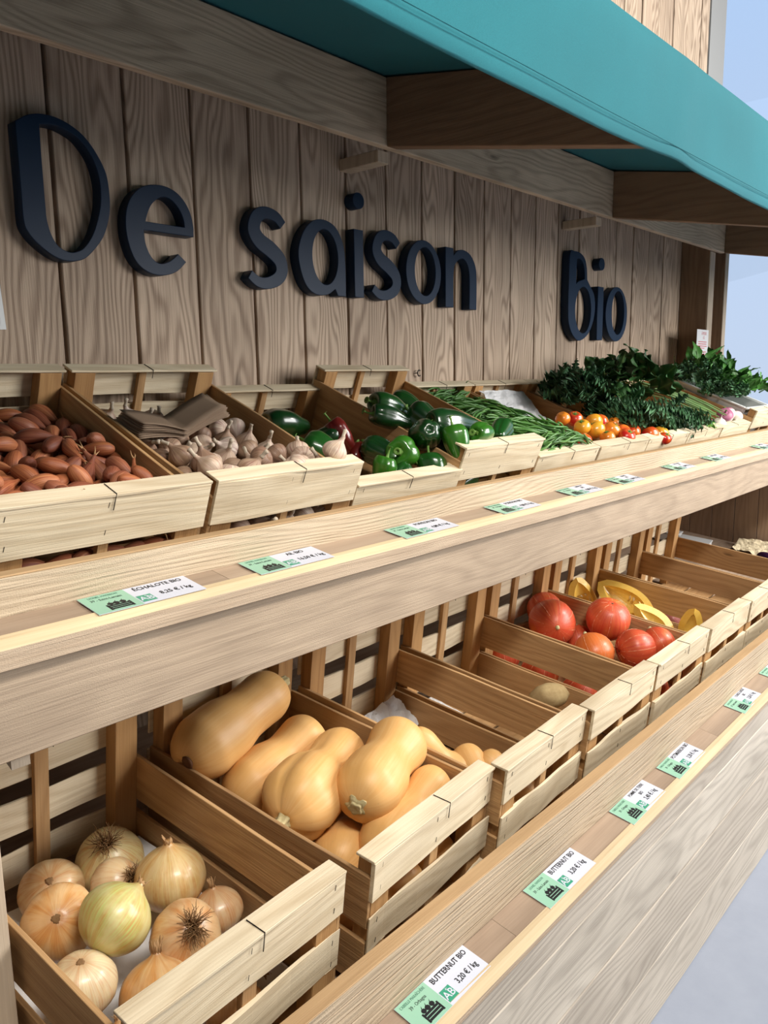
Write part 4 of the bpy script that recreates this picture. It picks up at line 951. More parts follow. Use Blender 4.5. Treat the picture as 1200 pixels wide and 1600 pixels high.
SH = '4,52,67,103,16,71,-23,65;4,145,54,104,44,-43,-60,-52;0,228,69,103,30,34,72,52;5,314,77,98,52,0,-75,41;0,84,88,100,59,-47,-58,30;1,180,112,99,53,50,-61,30;1,212,151,102,2,69,-41,-59;3,332,158,98,60,27,74,-13;2,66,259,98,48,70,28,45;2,146,233,109,52,-56,-64,9;0,244,239,109,6,84,18,-51;4,349,224,101,56,-68,-35,33;1,65,337,97,59,69,34,25;3,151,318,106,37,-81,11,-44;5,275,311,100,60,13,-77,18;1,328,315,97,5,45,63,63;4,51,430,104,55,-7,-78,-30;5,188,424,100,18,22,76,-59;4,261,396,100,49,-71,-26,45;5,358,403,98,31,27,-73,55;1,53,528,97,28,65,42,57;0,109,524,97,40,47,-60,51;4,219,554,99,18,-71,-31,61;3,342,521,98,50,29,73,-36;4,97,39,103,59,27,-76,4;2,184,63,99,42,-29,67,55;2,251,37,97,58,36,66,32;2,342,45,105,7,53,-27,-80;2,64,127,112,19,8,50,-84;5,126,112,98,63,-34,-69,4;2,252,115,101,21,74,21,61;5,343,121,107,62,48,60,12;1,61,215,99,62,8,-77,-11;5,115,203,110,59,-29,-39,65;2,273,209,113,87,-39,28,-10;1,298,266,98,36,26,71,55;5,35,310,108,52,85,-10,-1;2,196,332,103,25,56,58,-54;5,226,301,100,4,-57,-51,64;3,348,349,106,55,51,-25,-61;0,81,377,98,54,-33,-69,-34;2,171,365,97,45,73,-20,-46;2,220,388,98,64,65,40,-11;1,330,381,98,56,66,-43,25;4,122,472,102,34,-77,12,-52;3,163,460,99,62,-37,69,-10;1,249,525,97,47,38,-67,-43;2,356,470,98,4,30,65,69;5,63,34,112,21,-78,-44,39;0,133,80,123,12,69,-30,65;3,260,71,108,22,-46,-19,84;3,299,42,109,45,64,62,3;1,43,150,120,13,-52,-53,-66;3,156,139,103,47,-64,50,-34;4,288,130,103,16,-63,54,-53;3,357,82,108,22,-8,-52,-82;3,74,183,98,7,72,27,-63;0,133,168,103,53,49,51,47;3,287,175,100,72,-44,53,2;2,307,229,115,88,-41,-22,-1;2,83,295,101,64,-14,75,3;0,168,285,104,13,-23,-79,55;5,188,225,106,14,-58,60,54;3,329,288,125,21,-76,0,62;0,47,384,106,46,53,-22,68;0,125,339,106,3,-51,-29,-81;4,255,353,100,42,-65,37,51;2,292,354,105,52,18,-55,-63;4,53,462,103,11,75,-18,62;1,160,514,97,21,2,-76,-62;0,259,466,97,59,-23,-73,-27;4,306,411,100,31,58,51,-56;4,41,56,135,70,53,38,-30;5,167,36,128,14,-65,39,-64;1,227,34,130,65,47,50,32;4,321,67,136,9,-86,-7,-49;2,95,123,118,66,58,10,-46;4,134,115,136,29,85,-1,45;1,216,126,126,27,60,39,65;3,301,101,110,19,89,3,-40;1,37,185,106,50,82,-28,-1;1,174,186,98,59,63,45,24;0,231,184,98,23,41,-64,61;5,297,179,130,56,-54,59,21;2,94,279,118,32,-33,19,87;0,132,266,109,58,41,-30,63;5,236,278,102,59,14,-79,-1;1,358,292,99,45,-42,-67,-41;5,87,323,124,36,-45,62,-53;0,120,390,105,56,-82,14,-6;5,259,430,109,35,-42,77,-35;1,268,321,124,36,34,67,55;3,101,412,106,79,57,-14,18;4,156,412,102,61,-75,-25,2;0,214,457,98,53,-38,-65,-40;0,293,475,98,39,73,-23,51;1,85,72,123,25,54,-49,-63;1,158,69,144,17,59,73,30;3,270,34,144,8,59,-80,9;3,331,34,142,26,86,-41,-18;5,35,105,124,84,12,-3,53;2,177,105,130,44,77,41,19;1,231,95,125,16,79,13,58;5,303,134,132,47,-74,23,-42;2,98,167,125,55,6,69,47;0,150,185,127,49,79,-14,35;2,239,160,121,34,52,78,-4;1,368,180,109,49,-20,45,72;5,93,240,117,77,-17,-61,9;3,182,256,114,35,-79,50,1;3,215,243,116,60,43,53,-42;3,332,258,110,84,11,-46,-27;0,37,365,135,57,-55,-53,-29;1,161,337,123,71,41,-49,-29;1,243,358,125,56,60,28,50;0,352,320,119,9,-89,-26,-36;0,65,493,98,63,-30,-70,15;2,117,442,117,29,57,-45,-62;5,210,504,100,17,49,-47,71;2,317,494,98,62,58,50,-17;5,74,43,151,30,-79,5,-54;5,126,35,145,32,-41,23,-82;4,302,98,152,38,64,45,49;5,360,60,131,68,-71,-19,-1;0,79,88,147,24,-75,-3,-62;5,187,57,145,63,6,-38,67;2,260,80,136,9,41,72,56;1,358,144,115,26,93,12,22;2,58,171,144,0,38,-70,-60;0,144,151,132,54,-7,-83,-11;1,200,172,119,28,42,50,70;5,337,197,122,12,-6,75,-65;4,37,239,125,22,-3,-82,-52;2,217,206,133,48,60,55,32;1,284,281,131,23,19,-70,65'; GA = '4,50,66,114,30,39,-68,54;4,217,47,112,27,-48,-73,-41;0,346,58,112,48,71,51,-12;1,94,128,113,9,-84,-21,-49;0,240,139,114,6,-4,-82,57;1,315,149,114,57,40,-43,58;1,101,244,108,97,0,0,23;3,153,272,113,65,40,-2,64;2,350,260,108,100,0,0,-5;2,48,368,112,24,1,-87,44;0,165,358,112,49,-55,-68,1;4,331,314,108,58,-2,3,-82;1,108,474,111,94,-14,-16,26;3,164,460,112,94,30,-2,-14;2,71,48,155,74,36,1,56;4,282,47,113,26,87,-6,42;2,329,49,164,87,-20,-29,-35;3,47,114,128,24,53,-80,-12;1,281,104,113,20,81,-33,-44;0,350,106,115,70,-57,-23,-36;1,109,189,114,74,49,-47,0;3,155,219,112,30,47,73,-40;3,350,203,116,81,-43,-36,-18;1,50,313,112,95,32,3,-3;2,195,311,112,16,16,-85,47;0,293,379,113,48,-85,-17,8;2,61,421,112,50,-73,-47,3;2,349,390,112,41,82,30,-27;2,105,92,153,23,89,-39,-6;2,236,88,138,44,11,79,-42;1,353,51,205,39,21,11,89;4,155,154,115,24,-38,-49,75;0,277,150,154,11,-13,78,-61;3,321,112,161,44,-87,12,-22;1,48,168,113,49,33,81,-2;0,251,185,115,3,-1,54,84;1,298,208,114,81,-49,28,-14;0,104,300,114,75,22,-57,25;2,275,327,108,51,0,0,86;4,244,281,115,81,-19,-47,30;2,117,416,108,61,0,0,79;1,106,359,108,77,0,0,-64;0,160,50,112,87,-23,-12,42;4,106,48,113,3,-64,59,-48;1,283,75,161,72,-58,-39,-4;1,137,98,112,3,86,-12,49;2,193,110,114,29,8,-54,79;4,352,161,154,26,16,54,79;3,69,213,141,87,-42,-21,13;2,209,238,111,5,5,16,-98;4,197,184,113,92,29,23,10;2,47,256,115,35,10,-51,-78;2,226,362,112,13,-48,-73,48;3,294,265,112,24,72,-49,43;3,49,480,111,98,20,6,5;3,227,423,112,33,41,76,-37;0,48,89,177,19,-39,40,81;3,186,47,159,25,-65,-57,-44;2,238,48,180,7,75,-48,46;2,87,156,154,75,-11,-22,-61;0,161,97,157,91,16,21,32;0,214,128,162,31,-91,13,26'; BE = '4,263,425,50,21,64,30,67;3,226,448,49,27,-57,41,-66;1,206,90,47,56,68,15,45;1,108,337,47,57,69,-3,44;3,261,488,49,38,69,9,61;3,111,516,49,39,-67,22,-59;0,157,138,48,42,66,24,57;5,73,220,47,16,-46,52,-70;7,246,104,48,43,69,-1,57;6,160,307,51,67,66,20,26;3,97,177,50,51,63,35,47;7,89,385,48,50,69,-3,51;1,135,293,55,49,-19,70,-48;5,133,405,50,65,71,-2,29;7,122,81,48,40,69,10,60;4,188,233,48,28,-67,19,-66;7,162,163,48,41,69,8,60;2,179,114,61,38,-10,74,-54;2,292,261,50,4,-54,45,-71;2,83,444,52,41,50,45,62;5,135,259,47,31,-61,34,-65;5,242,343,47,23,-52,46,-68;4,291,181,48,2,53,-45,72;0,190,388,52,31,-33,65,-61;5,171,342,52,14,-64,33,-68;7,344,468,48,67,62,-32,25;5,319,272,47,28,-52,47,-66;6,151,274,58,45,-57,42,-54;3,104,243,49,34,-58,39,-63;7,318,131,48,40,69,10,59;7,132,61,48,45,69,5,56;5,61,232,57,66,64,22,34;5,318,292,51,51,56,43,49;5,298,236,58,36,-22,74,-52;2,112,189,63,41,65,32,55;0,170,180,55,56,49,51,42;6,163,463,48,16,26,-65,69;2,216,170,52,46,-42,56,-54;5,348,195,54,70,69,13,-13;3,133,411,59,17,4,76,-63;4,137,225,56,6,-57,48,-66;7,231,260,48,50,70,-2,52;1,63,91,50,1,-33,62,-71;5,162,351,59,60,49,54,33;7,242,94,54,54,-4,73,-42;7,320,437,51,69,63,-35,3;4,191,363,61,26,28,-58,71;7,287,110,49,28,66,-23,66;5,199,214,49,35,-53,48,-61;1,240,40,52,49,-49,52,-50;7,76,412,51,48,70,15,51;4,262,245,53,67,56,46,-18;1,225,64,56,51,-25,66,-49;6,279,88,50,62,69,13,35;7,153,287,65,32,-2,59,-74;4,315,280,49,15,70,-3,70;4,294,158,52,25,67,-10,69;2,259,340,54,45,55,50,49;1,204,237,55,53,42,56,49;6,86,106,58,69,44,53,22;1,77,484,47,68,50,-48,-23;4,159,253,68,1,-44,53,-72;5,217,376,57,1,34,-53,78;2,159,82,47,62,70,5,35;7,241,174,54,70,47,45,31;7,108,108,60,58,60,47,30;7,91,145,48,47,70,2,55;0,157,339,69,48,57,30,60;7,178,445,52,10,-4,72,-69;2,57,344,50,13,32,-63,70;5,223,114,62,69,70,15,9;2,246,455,47,42,65,26,58;0,197,211,61,43,42,57,55;5,347,367,47,1,33,-61,72;7,75,142,54,55,-5,73,-41;4,221,414,56,52,66,34,41;6,87,127,58,44,62,34,56;1,287,120,47,57,67,18,45;6,191,77,61,74,-62,-28,3;1,115,226,65,53,36,-56,-53;2,103,70,54,37,-17,68,-61;0,189,131,62,71,62,26,21;1,91,348,51,17,-20,69,-68;2,234,197,58,28,52,50,64;0,240,148,65,46,63,41,48;4,175,150,72,56,57,44,41;0,79,36,55,25,56,36,71;3,204,92,63,66,66,33,15;2,279,54,63,46,-30,-65,53;6,98,176,57,52,-35,60,-50;7,77,280,56,67,-23,66,-26;6,239,114,75,57,53,56,30;5,151,107,59,9,32,-66,67;3,152,373,64,48,50,42,59;0,238,188,62,45,-62,41,-50;1,260,144,71,39,-39,69,-47;7,235,400,52,49,-22,69,-49;2,278,30,58,16,-73,15,-64;7,218,309,53,34,55,49,58;0,223,343,66,9,-58,50,-64;3,96,57,59,16,63,28,71;4,330,67,59,4,37,49,-79;1,241,441,58,60,61,22,47;3,164,77,66,69,72,2,7;6,199,39,62,46,-51,40,-61;5,209,52,72,60,56,-36,-43;5,104,49,67,51,-61,32,-50;1,249,363,61,45,56,56,41;6,159,175,67,14,-68,25,-68;5,112,22,68,17,67,19,70;2,147,133,77,60,-47,50,-41;2,313,443,57,51,62,13,58;3,314,259,57,13,-43,56,-69;5,92,255,65,31,-36,53,-71;2,274,397,59,58,62,38,37;1,108,159,68,74,57,18,32;1,101,425,62,42,65,10,63;0,187,421,59,4,62,-42,66;4,90,353,54,26,59,-38,66;7,276,349,61,62,69,-23,29;1,205,28,78,32,60,36,64;1,218,179,71,58,56,33,48;3,76,173,62,3,-52,53,-67;4,232,401,57,4,65,-27,71;3,314,201,59,45,55,46,53;0,38,172,62,74,61,-5,29;0,101,175,78,1,21,-66,72;0,344,315,54,69,66,13,29;6,319,62,72,49,61,52,35;0,264,74,68,46,41,59,52;6,84,174,67,6,60,-49,63;7,73,96,64,72,21,63,-18;2,297,49,81,58,54,56,24;1,156,40,67,32,40,39,77;7,345,134,59,53,60,-11,59;7,253,51,76,57,63,31,42;3,283,54,75,8,-61,37,-69;4,209,57,76,3,-64,25,-73;4,309,428,59,1,62,-23,75;1,270,25,85,16,64,14,74;4,305,167,61,36,66,27,61;7,81,308,62,51,12,66,-54;5,103,102,69,46,64,24,58;6,92,319,63,66,67,19,30;2,235,252,65,3,0,-62,78;7,249,291,62,67,56,43,22;7,229,105,72,53,64,22,50;1,277,119,71,50,72,32,37;4,91,306,58,56,64,-6,53;7,197,68,82,66,56,27,43;3,143,66,78,72,55,29,31;3,58,237,69,42,48,-40,66;0,25,94,53,59,53,-42,44;6,206,96,82,68,39,60,19;6,131,382,67,0,-35,45,-82;1,112,54,81,46,-30,60,-58;0,298,227,64,31,-61,43,-59;1,122,116,87,38,-46,63,-49;1,122,78,73,11,-41,48,-77;6,66,159,87,60,22,72,-27;5,322,409,55,18,-55,50,-64;1,252,267,60,14,51,-52,68;7,329,194,64,37,74,14,54;3,147,315,76,68,-43,52,-29;7,131,217,77,37,-40,62,-56;7,203,302,68,15,67,3,73;1,203,79,83,65,47,51,30;2,303,197,67,41,-34,66,-53;0,212,226,73,7,11,62,-77;4,222,36,94,17,-55,32,-76;5,339,78,70,50,-78,20,-30;4,324,157,64,0,70,-11,70;7,159,291,71,35,-57,53,-52;7,263,206,80,25,14,72,-63;3,221,195,85,11,-55,45,-70;6,255,126,76,11,-56,52,-64;0,83,83,69,9,-50,40,-76;1,156,236,73,37,-14,67,-62;0,316,198,76,41,-40,65,-50;2,194,143,88,3,54,-42,73;0,286,274,70,15,-9,-66,73;3,43,343,49,18,35,-61,69;5,123,205,75,17,-63,41,-64;3,261,146,77,52,52,64,22;3,119,144,85,74,64,9,18;4,294,381,57,60,-1,71,-37;7,270,82,82,28,63,46,55;2,162,26,90,36,59,31,65;4,102,218,84,9,58,-26,77;5,325,385,62,3,-59,50,-63;5,276,172,88,54,70,35,30;2,174,194,80,65,67,6,35;1,290,38,84,14,71,-5,69;5,189,122,85,28,-57,48,-60;1,359,395,58,79,60,3,13;7,77,106,71,3,60,-24,77;3,298,287,70,50,-81,-20,-24;6,24,91,73,63,55,-36,41;1,312,205,81,12,37,74,55;4,145,152,85,1,-3,70,-72;1,326,180,79,19,-14,-61,-76;2,33,114,68,71,53,-22,41;1,110,158,90,53,61,29,51;1,322,110,71,80,60,3,-5;6,191,57,94,26,-59,32,-69;7,298,79,88,63,66,2,40;1,154,89,92,74,-9,64,-18;7,343,52,77,75,0,-44,-50;4,101,416,59,13,60,-17,77;7,60,129,80,53,65,-7,55;7,326,249,64,36,72,32,49;5,74,309,66,14,50,32,80;3,61,59,65,54,55,9,63;1,255,29,106,55,47,51,47;1,320,347,60,14,-17,76,-62;4,165,128,96,7,68,-20,71;4,178,72,89,1,-67,-7,-74;1,126,55,95,40,-49,36,-68;1,324,94,85,1,-66,36,-66;5,216,104,99,45,-55,48,-51;4,172,238,77,16,-50,43,-74;3,93,242,76,21,58,-22,76;3,284,76,92,58,67,9,45;7,235,254,73,62,60,-17,48;1,282,251,79,13,-64,53,-54;2,215,225,77,62,65,16,40;5,96,137,88,38,60,-17,68;7,123,183,92,49,68,-4,54;4,28,150,68,61,45,-30,58;6,147,82,90,13,63,6,77;7,335,30,93,21,-80,41,-39;4,153,277,75,3,-71,13,-70;2,343,247,67,68,71,8,17;0,103,372,67,30,56,-16,76;2,290,156,87,41,-46,54,-57;3,334,48,93,17,85,-1,49;0,328,70,89,32,82,6,47;1,298,144,77,11,-9,71,-69;6,210,215,90,2,66,-14,74;7,303,328,68,63,60,-13,47;0,231,57,99,15,60,0,79;3,184,27,116,76,1,65,-5;6,80,89,79,8,-48,35,-80;5,308,361,70,55,78,5,30;4,33,199,66,52,-47,-55,-44;3,144,321,76,10,59,28,75;0,79,300,67,10,54,21,81;7,50,189,85,51,56,-19,62;4,157,118,97,21,-59,42,-66;1,171,295,64,82,1,-56,-6;3,240,150,94,7,18,-70,69;3,144,32,114,31,-62,17,-70;7,197,94,87,32,65,28,63;1,145,205,86,71,62,19,26;6,25,314,53,58,52,-43,45;2,87,25,83,40,49,28,72;7,360,327,64,63,63,-31,33;5,210,313,74,2,-77,10,-63;5,284,323,73,57,52,-41,49;0,277,107,101,71,58,-31,-25;6,126,57,99,11,-53,16,-82;0,107,59,108,10,-65,-7,-75;7,258,54,97,48,59,17,63;5,320,112,82,7,-65,32,-68;7,86,48,92,9,-48,14,-86;7,123,67,102,23,63,32,67;7,327,42,100,14,77,-10,62;0,305,223,84,31,60,45,59;0,269,156,98,37,-64,45,-50;6,245,325,78,69,69,14,18;2,265,359,65,56,66,-29,41;7,178,202,91,53,68,13,49;5,56,67,78,16,-13,46,-87;1,35,24,97,72,6,9,69;5,338,150,84,33,86,19,33;1,330,318,70,59,67,4,45;1,267,336,72,50,55,-35,57;0,185,37,107,29,56,31,71;1,282,164,103,29,-20,-73,-58;6,207,136,95,62,61,15,47;5,331,180,84,8,-64,57,-51;0,219,31,120,75,-2,-65,12;7,206,271,76,59,71,9,36;0,372,239,59,44,52,-55,49;7,359,74,89,55,75,-12,34;1,69,40,87,43,38,-74,-35;7,188,238,86,29,63,29,66;4,121,255,71,20,-44,25,-84;5,375,174,70,36,38,-62,59;5,302,138,97,28,-66,3,-69;5,95,274,69,27,-54,34,-72;1,327,118,87,16,92,5,35;3,231,280,79,30,67,0,68;7,186,68,100,2,-68,-8,-73;3,338,327,66,75,-65,7,-10;4,316,130,80,26,-67,37,-59;2,37,279,62,53,61,-46,38;5,261,118,108,16,-55,42,-70;2,221,231,87,70,16,-68,-16;2,337,290,75,54,69,-15,46'; TO = '2,73,52,64,34,57,-65,37;2,142,50,65,1,-6,82,57;0,346,55,62,15,64,73,18;2,55,173,66,6,32,62,71;0,223,148,63,31,42,80,-31;0,294,102,63,33,-56,76,-1;0,110,208,61,21,-25,-93,-17;1,164,245,64,60,-43,19,-66;1,345,144,64,82,47,-23,21;1,107,275,61,59,12,-1,80;0,288,236,64,22,16,76,59;2,343,265,65,11,21,58,-78;0,55,51,128,60,70,30,-24;1,191,54,106,25,-93,-10,25;2,302,54,104,73,24,-3,-64;0,54,111,65,50,-25,-76,-33;2,179,101,64,40,30,70,51;2,246,50,65,74,66,8,-11;2,116,144,65,61,27,-63,40;2,170,177,65,36,-39,73,-44;0,285,169,63,5,90,-5,-42;0,51,238,66,12,59,-14,79;2,227,211,62,30,95,9,0;1,346,205,65,25,43,-54,68;2,129,51,132,67,53,-16,50;1,245,54,138,20,-36,-91,-10;1,345,54,151,0,57,81,-13;1,105,95,99,34,-85,-35,-18;1,244,102,102,56,30,44,-63;2,346,102,108,19,-97,12,-14'
unp = lambda s: [[int(v) for v in r.split(',')] for r in s.split(';')]
put_heap(CU[0], unp(SH), [shallot_kind(i) for i in range(6)], 'shallot', 'copper brown shallot in the heap of shallots in the nearest upper crate', 'shallot', 'shallots in the nearest upper crate', [(1, 1, 1), (.7, .6, .6), (1.2, 1.1, .9), (.6, .5, .5), (1.3, 1.3, 1.1), (.9, .8, .6)], .006, 'dry_tip', 1)
put_heap(CU[1], unp(GA), [garlic_kind(i) for i in range(5)], 'garlic_bulb', 'pale garlic bulb in the heap of garlic on the upper shelf', 'garlic', 'garlic bulbs in their crate', [(1, 1, 1), (.7, .58, .48), (1.1, 1.06, 1.0), (.45, .34, .27), (.9, .82, .74), (.6, .48, .38)], -.004, 'dry_neck', 2)
rs = random.Random(21)
gap = []
for i in range(8):
    q = Euler((PI / 2 + rs.uniform(-.2, .2), 0, PI / 2 + rs.uniform(-.5, .5) + (PI if rs.random() < .5 else 0)), 'XYZ').to_quaternion()
    gap.append((rs.randrange(6), 42 + i * 45, 26 + rs.randrange(6), 58 + rs.randrange(-3, 8), q.w * 100, q.x * 100, q.y * 100, q.z * 100))
put_heap(CU[0], gap, [shallot_kind(i) for i in range(6)], 'shallot', 'shallot seen in the gap under the front slat of the nearest upper crate', 'shallot', 'shallots seen through the front gap', [(1, 1, 1), (1.3, 1.2, 1.1)], 0, 'dry_tip', 7)
gap = [(i % 5, 50 + i * 60, 34, 52, 70, rs.randrange(-70, 70), 10, rs.randrange(-50, 50)) for i in range(6)]
put_heap(CU[1], gap, [garlic_kind(i) for i in range(5)], 'garlic_bulb', 'garlic bulb seen in the gap under the front slat of its crate', 'garlic', 'garlic seen through the front gap', [(1, 1, 1), (.8, .7, .65)], 0, 'dry_neck', 8)
bk = [bean_kind(i) for i in range(8)]
put_heap(CU[4], unp(BE), [(m, None) for m in bk], 'green_bean', 'thin green bean in the heap of green beans', 'bean', 'green beans in their crate', [(1, 1, 1), (.7, .8, .8), (1.3, 1.2, 1.1), (.85, 1, .7)], .055, None, 3)
# the beans underneath, nobody could count them
b = MB(); rs = random.Random(4)
mw = Matrix.Translation(CU[4].location) @ CU[4].rotation_euler.to_matrix().to_4x4()
from mathutils import Quaternion
for (k, x, y, z, qw, qx, qy, qz) in unp(BE):
    for dzz, dy in ((.026, 0),(.0, .0)):
        m = mw @ Matrix.Translation(((400 - x) / 1000, (600 - y + dy) / 1000, z / 1000 * .7 + dzz)) @ Quaternion((qw, qx, qy, qz)).normalized().to_matrix().to_4x4()
        me = bk[k]; b.add([m @ v.co for v in me.vertices], [tuple(p.vertices) for p in me.polygons], 0)
o = b.build('green_beans', M['bean'], None, smooth=True); o.color = (.9, .95, .9, 1); tag(o, 'green beans lying underneath in the bean crate', 'beans', kind='stuff')

# tomatoes
def tomato(p, r, ax, col, lab, seed):
    t = empty('tomato', lab, 'tomato', p, 'tomatoes'); spot(t, p, ax, seed)
    b = MB(); ph = seed
    pts = smooth_prof([(.05 * r, -.80 * r), (.5 * r, -.78 * r), (.9 * r, -.38 * r), (1.0 * r, .05 * r), (.86 * r, .50 * r), (.5 * r, .78 * r), (.20 * r, .76 * r), (.03 * r, .70 * r)], 4)
    lathe(b, pts, 30, lambda a, t_: 1 + .02 * math.sin(5 * a + ph)); o = link('body', b.mesh('body', M['tomato'], True), t); o.color = (*col, 1)
    b = MB()
    for k in range(5):
        a = 2 * PI * k / 5; d = Vector((math.cos(a), math.sin(a), 0)); s = Vector((-d.y, d.x, 0)) * .003; z = Vector((0, 0, .77 * r))
        b.add([z - s, z + d * .010 + s * .8 + Vector((0, 0, .002)), z + d * .017 + Vector((0, 0, .0)), z + d * .010 - s * .8, z + s], [(0, 3, 2, 1, 4)])
    b.tube([(0, 0, .70 * r), (0, 0, .70 * r + .008)], .0018, 6)
    link('calyx', b.mesh('calyx', M['pstem'], True), t); return t
RED = (.52, .015, .012); ORA = (.75, .22, .02); YEL = (.80, .40, .03)
TM = [((2.640, 1.445, 1.392), .028, ORA, 'orange tomato farthest back, nearest the white paper'), ((2.740, 1.450, 1.385), .032, RED, 'red tomato at the back of the heap'),
      ((2.790, 1.395, 1.372), .034, YEL, 'yellow orange tomato in the upper middle of the heap'), ((2.852, 1.400, 1.370), .034, RED, 'dark red tomato against the board beside the greens'),
      ((2.700, 1.340, 1.350), .034, YEL, 'yellow tomato at the left of the heap'), ((2.775, 1.315, 1.345), .034, ORA, 'large orange tomato in the centre of the heap'),
      ((2.838, 1.300, 1.335), .032, RED, 'red tomato just right of the large orange one'), ((2.790, 1.262, 1.322), .033, RED, 'bright red tomato touching the front rail'),
      ((2.680, 1.285, 1.325), .028, ORA, 'small orange tomato behind the front rail'), ((3.000, 1.262, 1.318), .034, RED, 'red tomato in front of the curly greens'),
      ((3.095, 1.258, 1.316), .032, YEL, 'yellow tomato in front of the curly greens'), ((2.862, 1.345, 1.330), .028, RED, 'red tomato wedged against the side board'), ((2.590, 1.330, 1.318), .030, RED, 'red tomato low by the bean crate board'),
      ((2.925, 1.300, 1.330), .031, RED, 'red tomato between the main heap and the pair in front of the greens'), ((2.650, 1.370, 1.362), .031, YEL, 'yellow tomato near the white paper, left side'), ((2.905, 1.370, 1.360), .030, ORA, 'orange tomato against the crate side under the curly greens'),
      ((3.055, 1.225, 1.300), .026, RED, 'small red tomato below the yellow one at the front rail')]
for i, (p, r, c, lab) in enumerate(TM): tomato(p, r, (random.Random(i).uniform(-.6, .6), random.Random(i + 50).uniform(-.6, .6), .8 if i % 3 else -.8), c, lab, i)
for i, row in enumerate(unp(TO)):      # lower layer
    if i % 3 == 0 and i < 30:
        m = (Matrix.Translation(CU[5].location) @ CU[5].rotation_euler.to_matrix().to_4x4()) @ Vector((row[1] / 1000, row[2] / 1000, .040))
        tomato(m, .030, (0, 0, 1), RED if i % 2 else ORA, 'tomato of the bottom layer, mostly hidden under the others', i)['group'] = 'tomatoes of the bottom layer'
def local(cr, x, y, z): return (Matrix.Translation(cr.location) @ cr.rotation_euler.to_matrix().to_4x4()) @ Vector((x, y, z))
sheet('paper_liner', [local(CU[5], .02, .40, .05), local(CU[5], .33, .40, .04), local(CU[5], .33, .55, .105), local(CU[5], .02, .55, .115)], 'crumpled white paper at the back of the tomato crate', 'paper', M['paper'], .012, 12)

# turnips
def turnip(p, r, ax, lab, seed):
    t = empty('turnip', lab, 'turnip', p, 'purple topped turnips'); spot(t, p, ax, seed)
    b = MB(); pts = smooth_prof([(.02 * r, -1.5 * r), (.06 * r, -1.15 * r), (.30 * r, -.86 * r), (.80 * r, -.50 * r), (1.0 * r, 0), (.86 * r, .48 * r), (.45 * r, .72 * r), (.16 * r, .72 * r), (.12 * r, .9 * r)], 4)
    lathe(b, pts, 26, None); link('bulb', b.mesh('bulb', M['turnip'], True), t)
    b = MB()
    for k in range(4): b.tube([(0, 0, .8 * r), (.004 * math.cos(k * 1.6), .004 * math.sin(k * 1.6), 1.15 * r)], [.0022, .0016], 5)
    link('leaf_stumps', b.mesh('leaf_stumps', M['stalk'], True), t)
for i, (p, r, ax, lab) in enumerate([((3.780, 1.262, 1.318), .032, (.3, .3, -.8), 'whitest turnip, lying lowest at the left'), ((3.965, 1.300, 1.345), .040, (-.6, -.3, .6), 'turnip with a purple left side and a curled root'),
        ((4.045, 1.315, 1.350), .038, (.3, .5, .8), 'purple turnip in the middle of the group'), ((4.100, 1.290, 1.335), .032, (.7, .2, .5), 'rightmost turnip, next to the herb tub'),
        ((3.860, 1.330, 1.305), .036, (.1, .2, .9), 'turnip of the layer below, nearly hidden'), ((3.980, 1.285, 1.265), .034, (.1, .2, .9), 'turnip at the bottom under the purple sided one'), ((3.80, 1.31, 1.262), .034, (.1, .2, .9), 'turnip at the bottom under the whitest one')]): turnip(p, r, ax, lab, i)

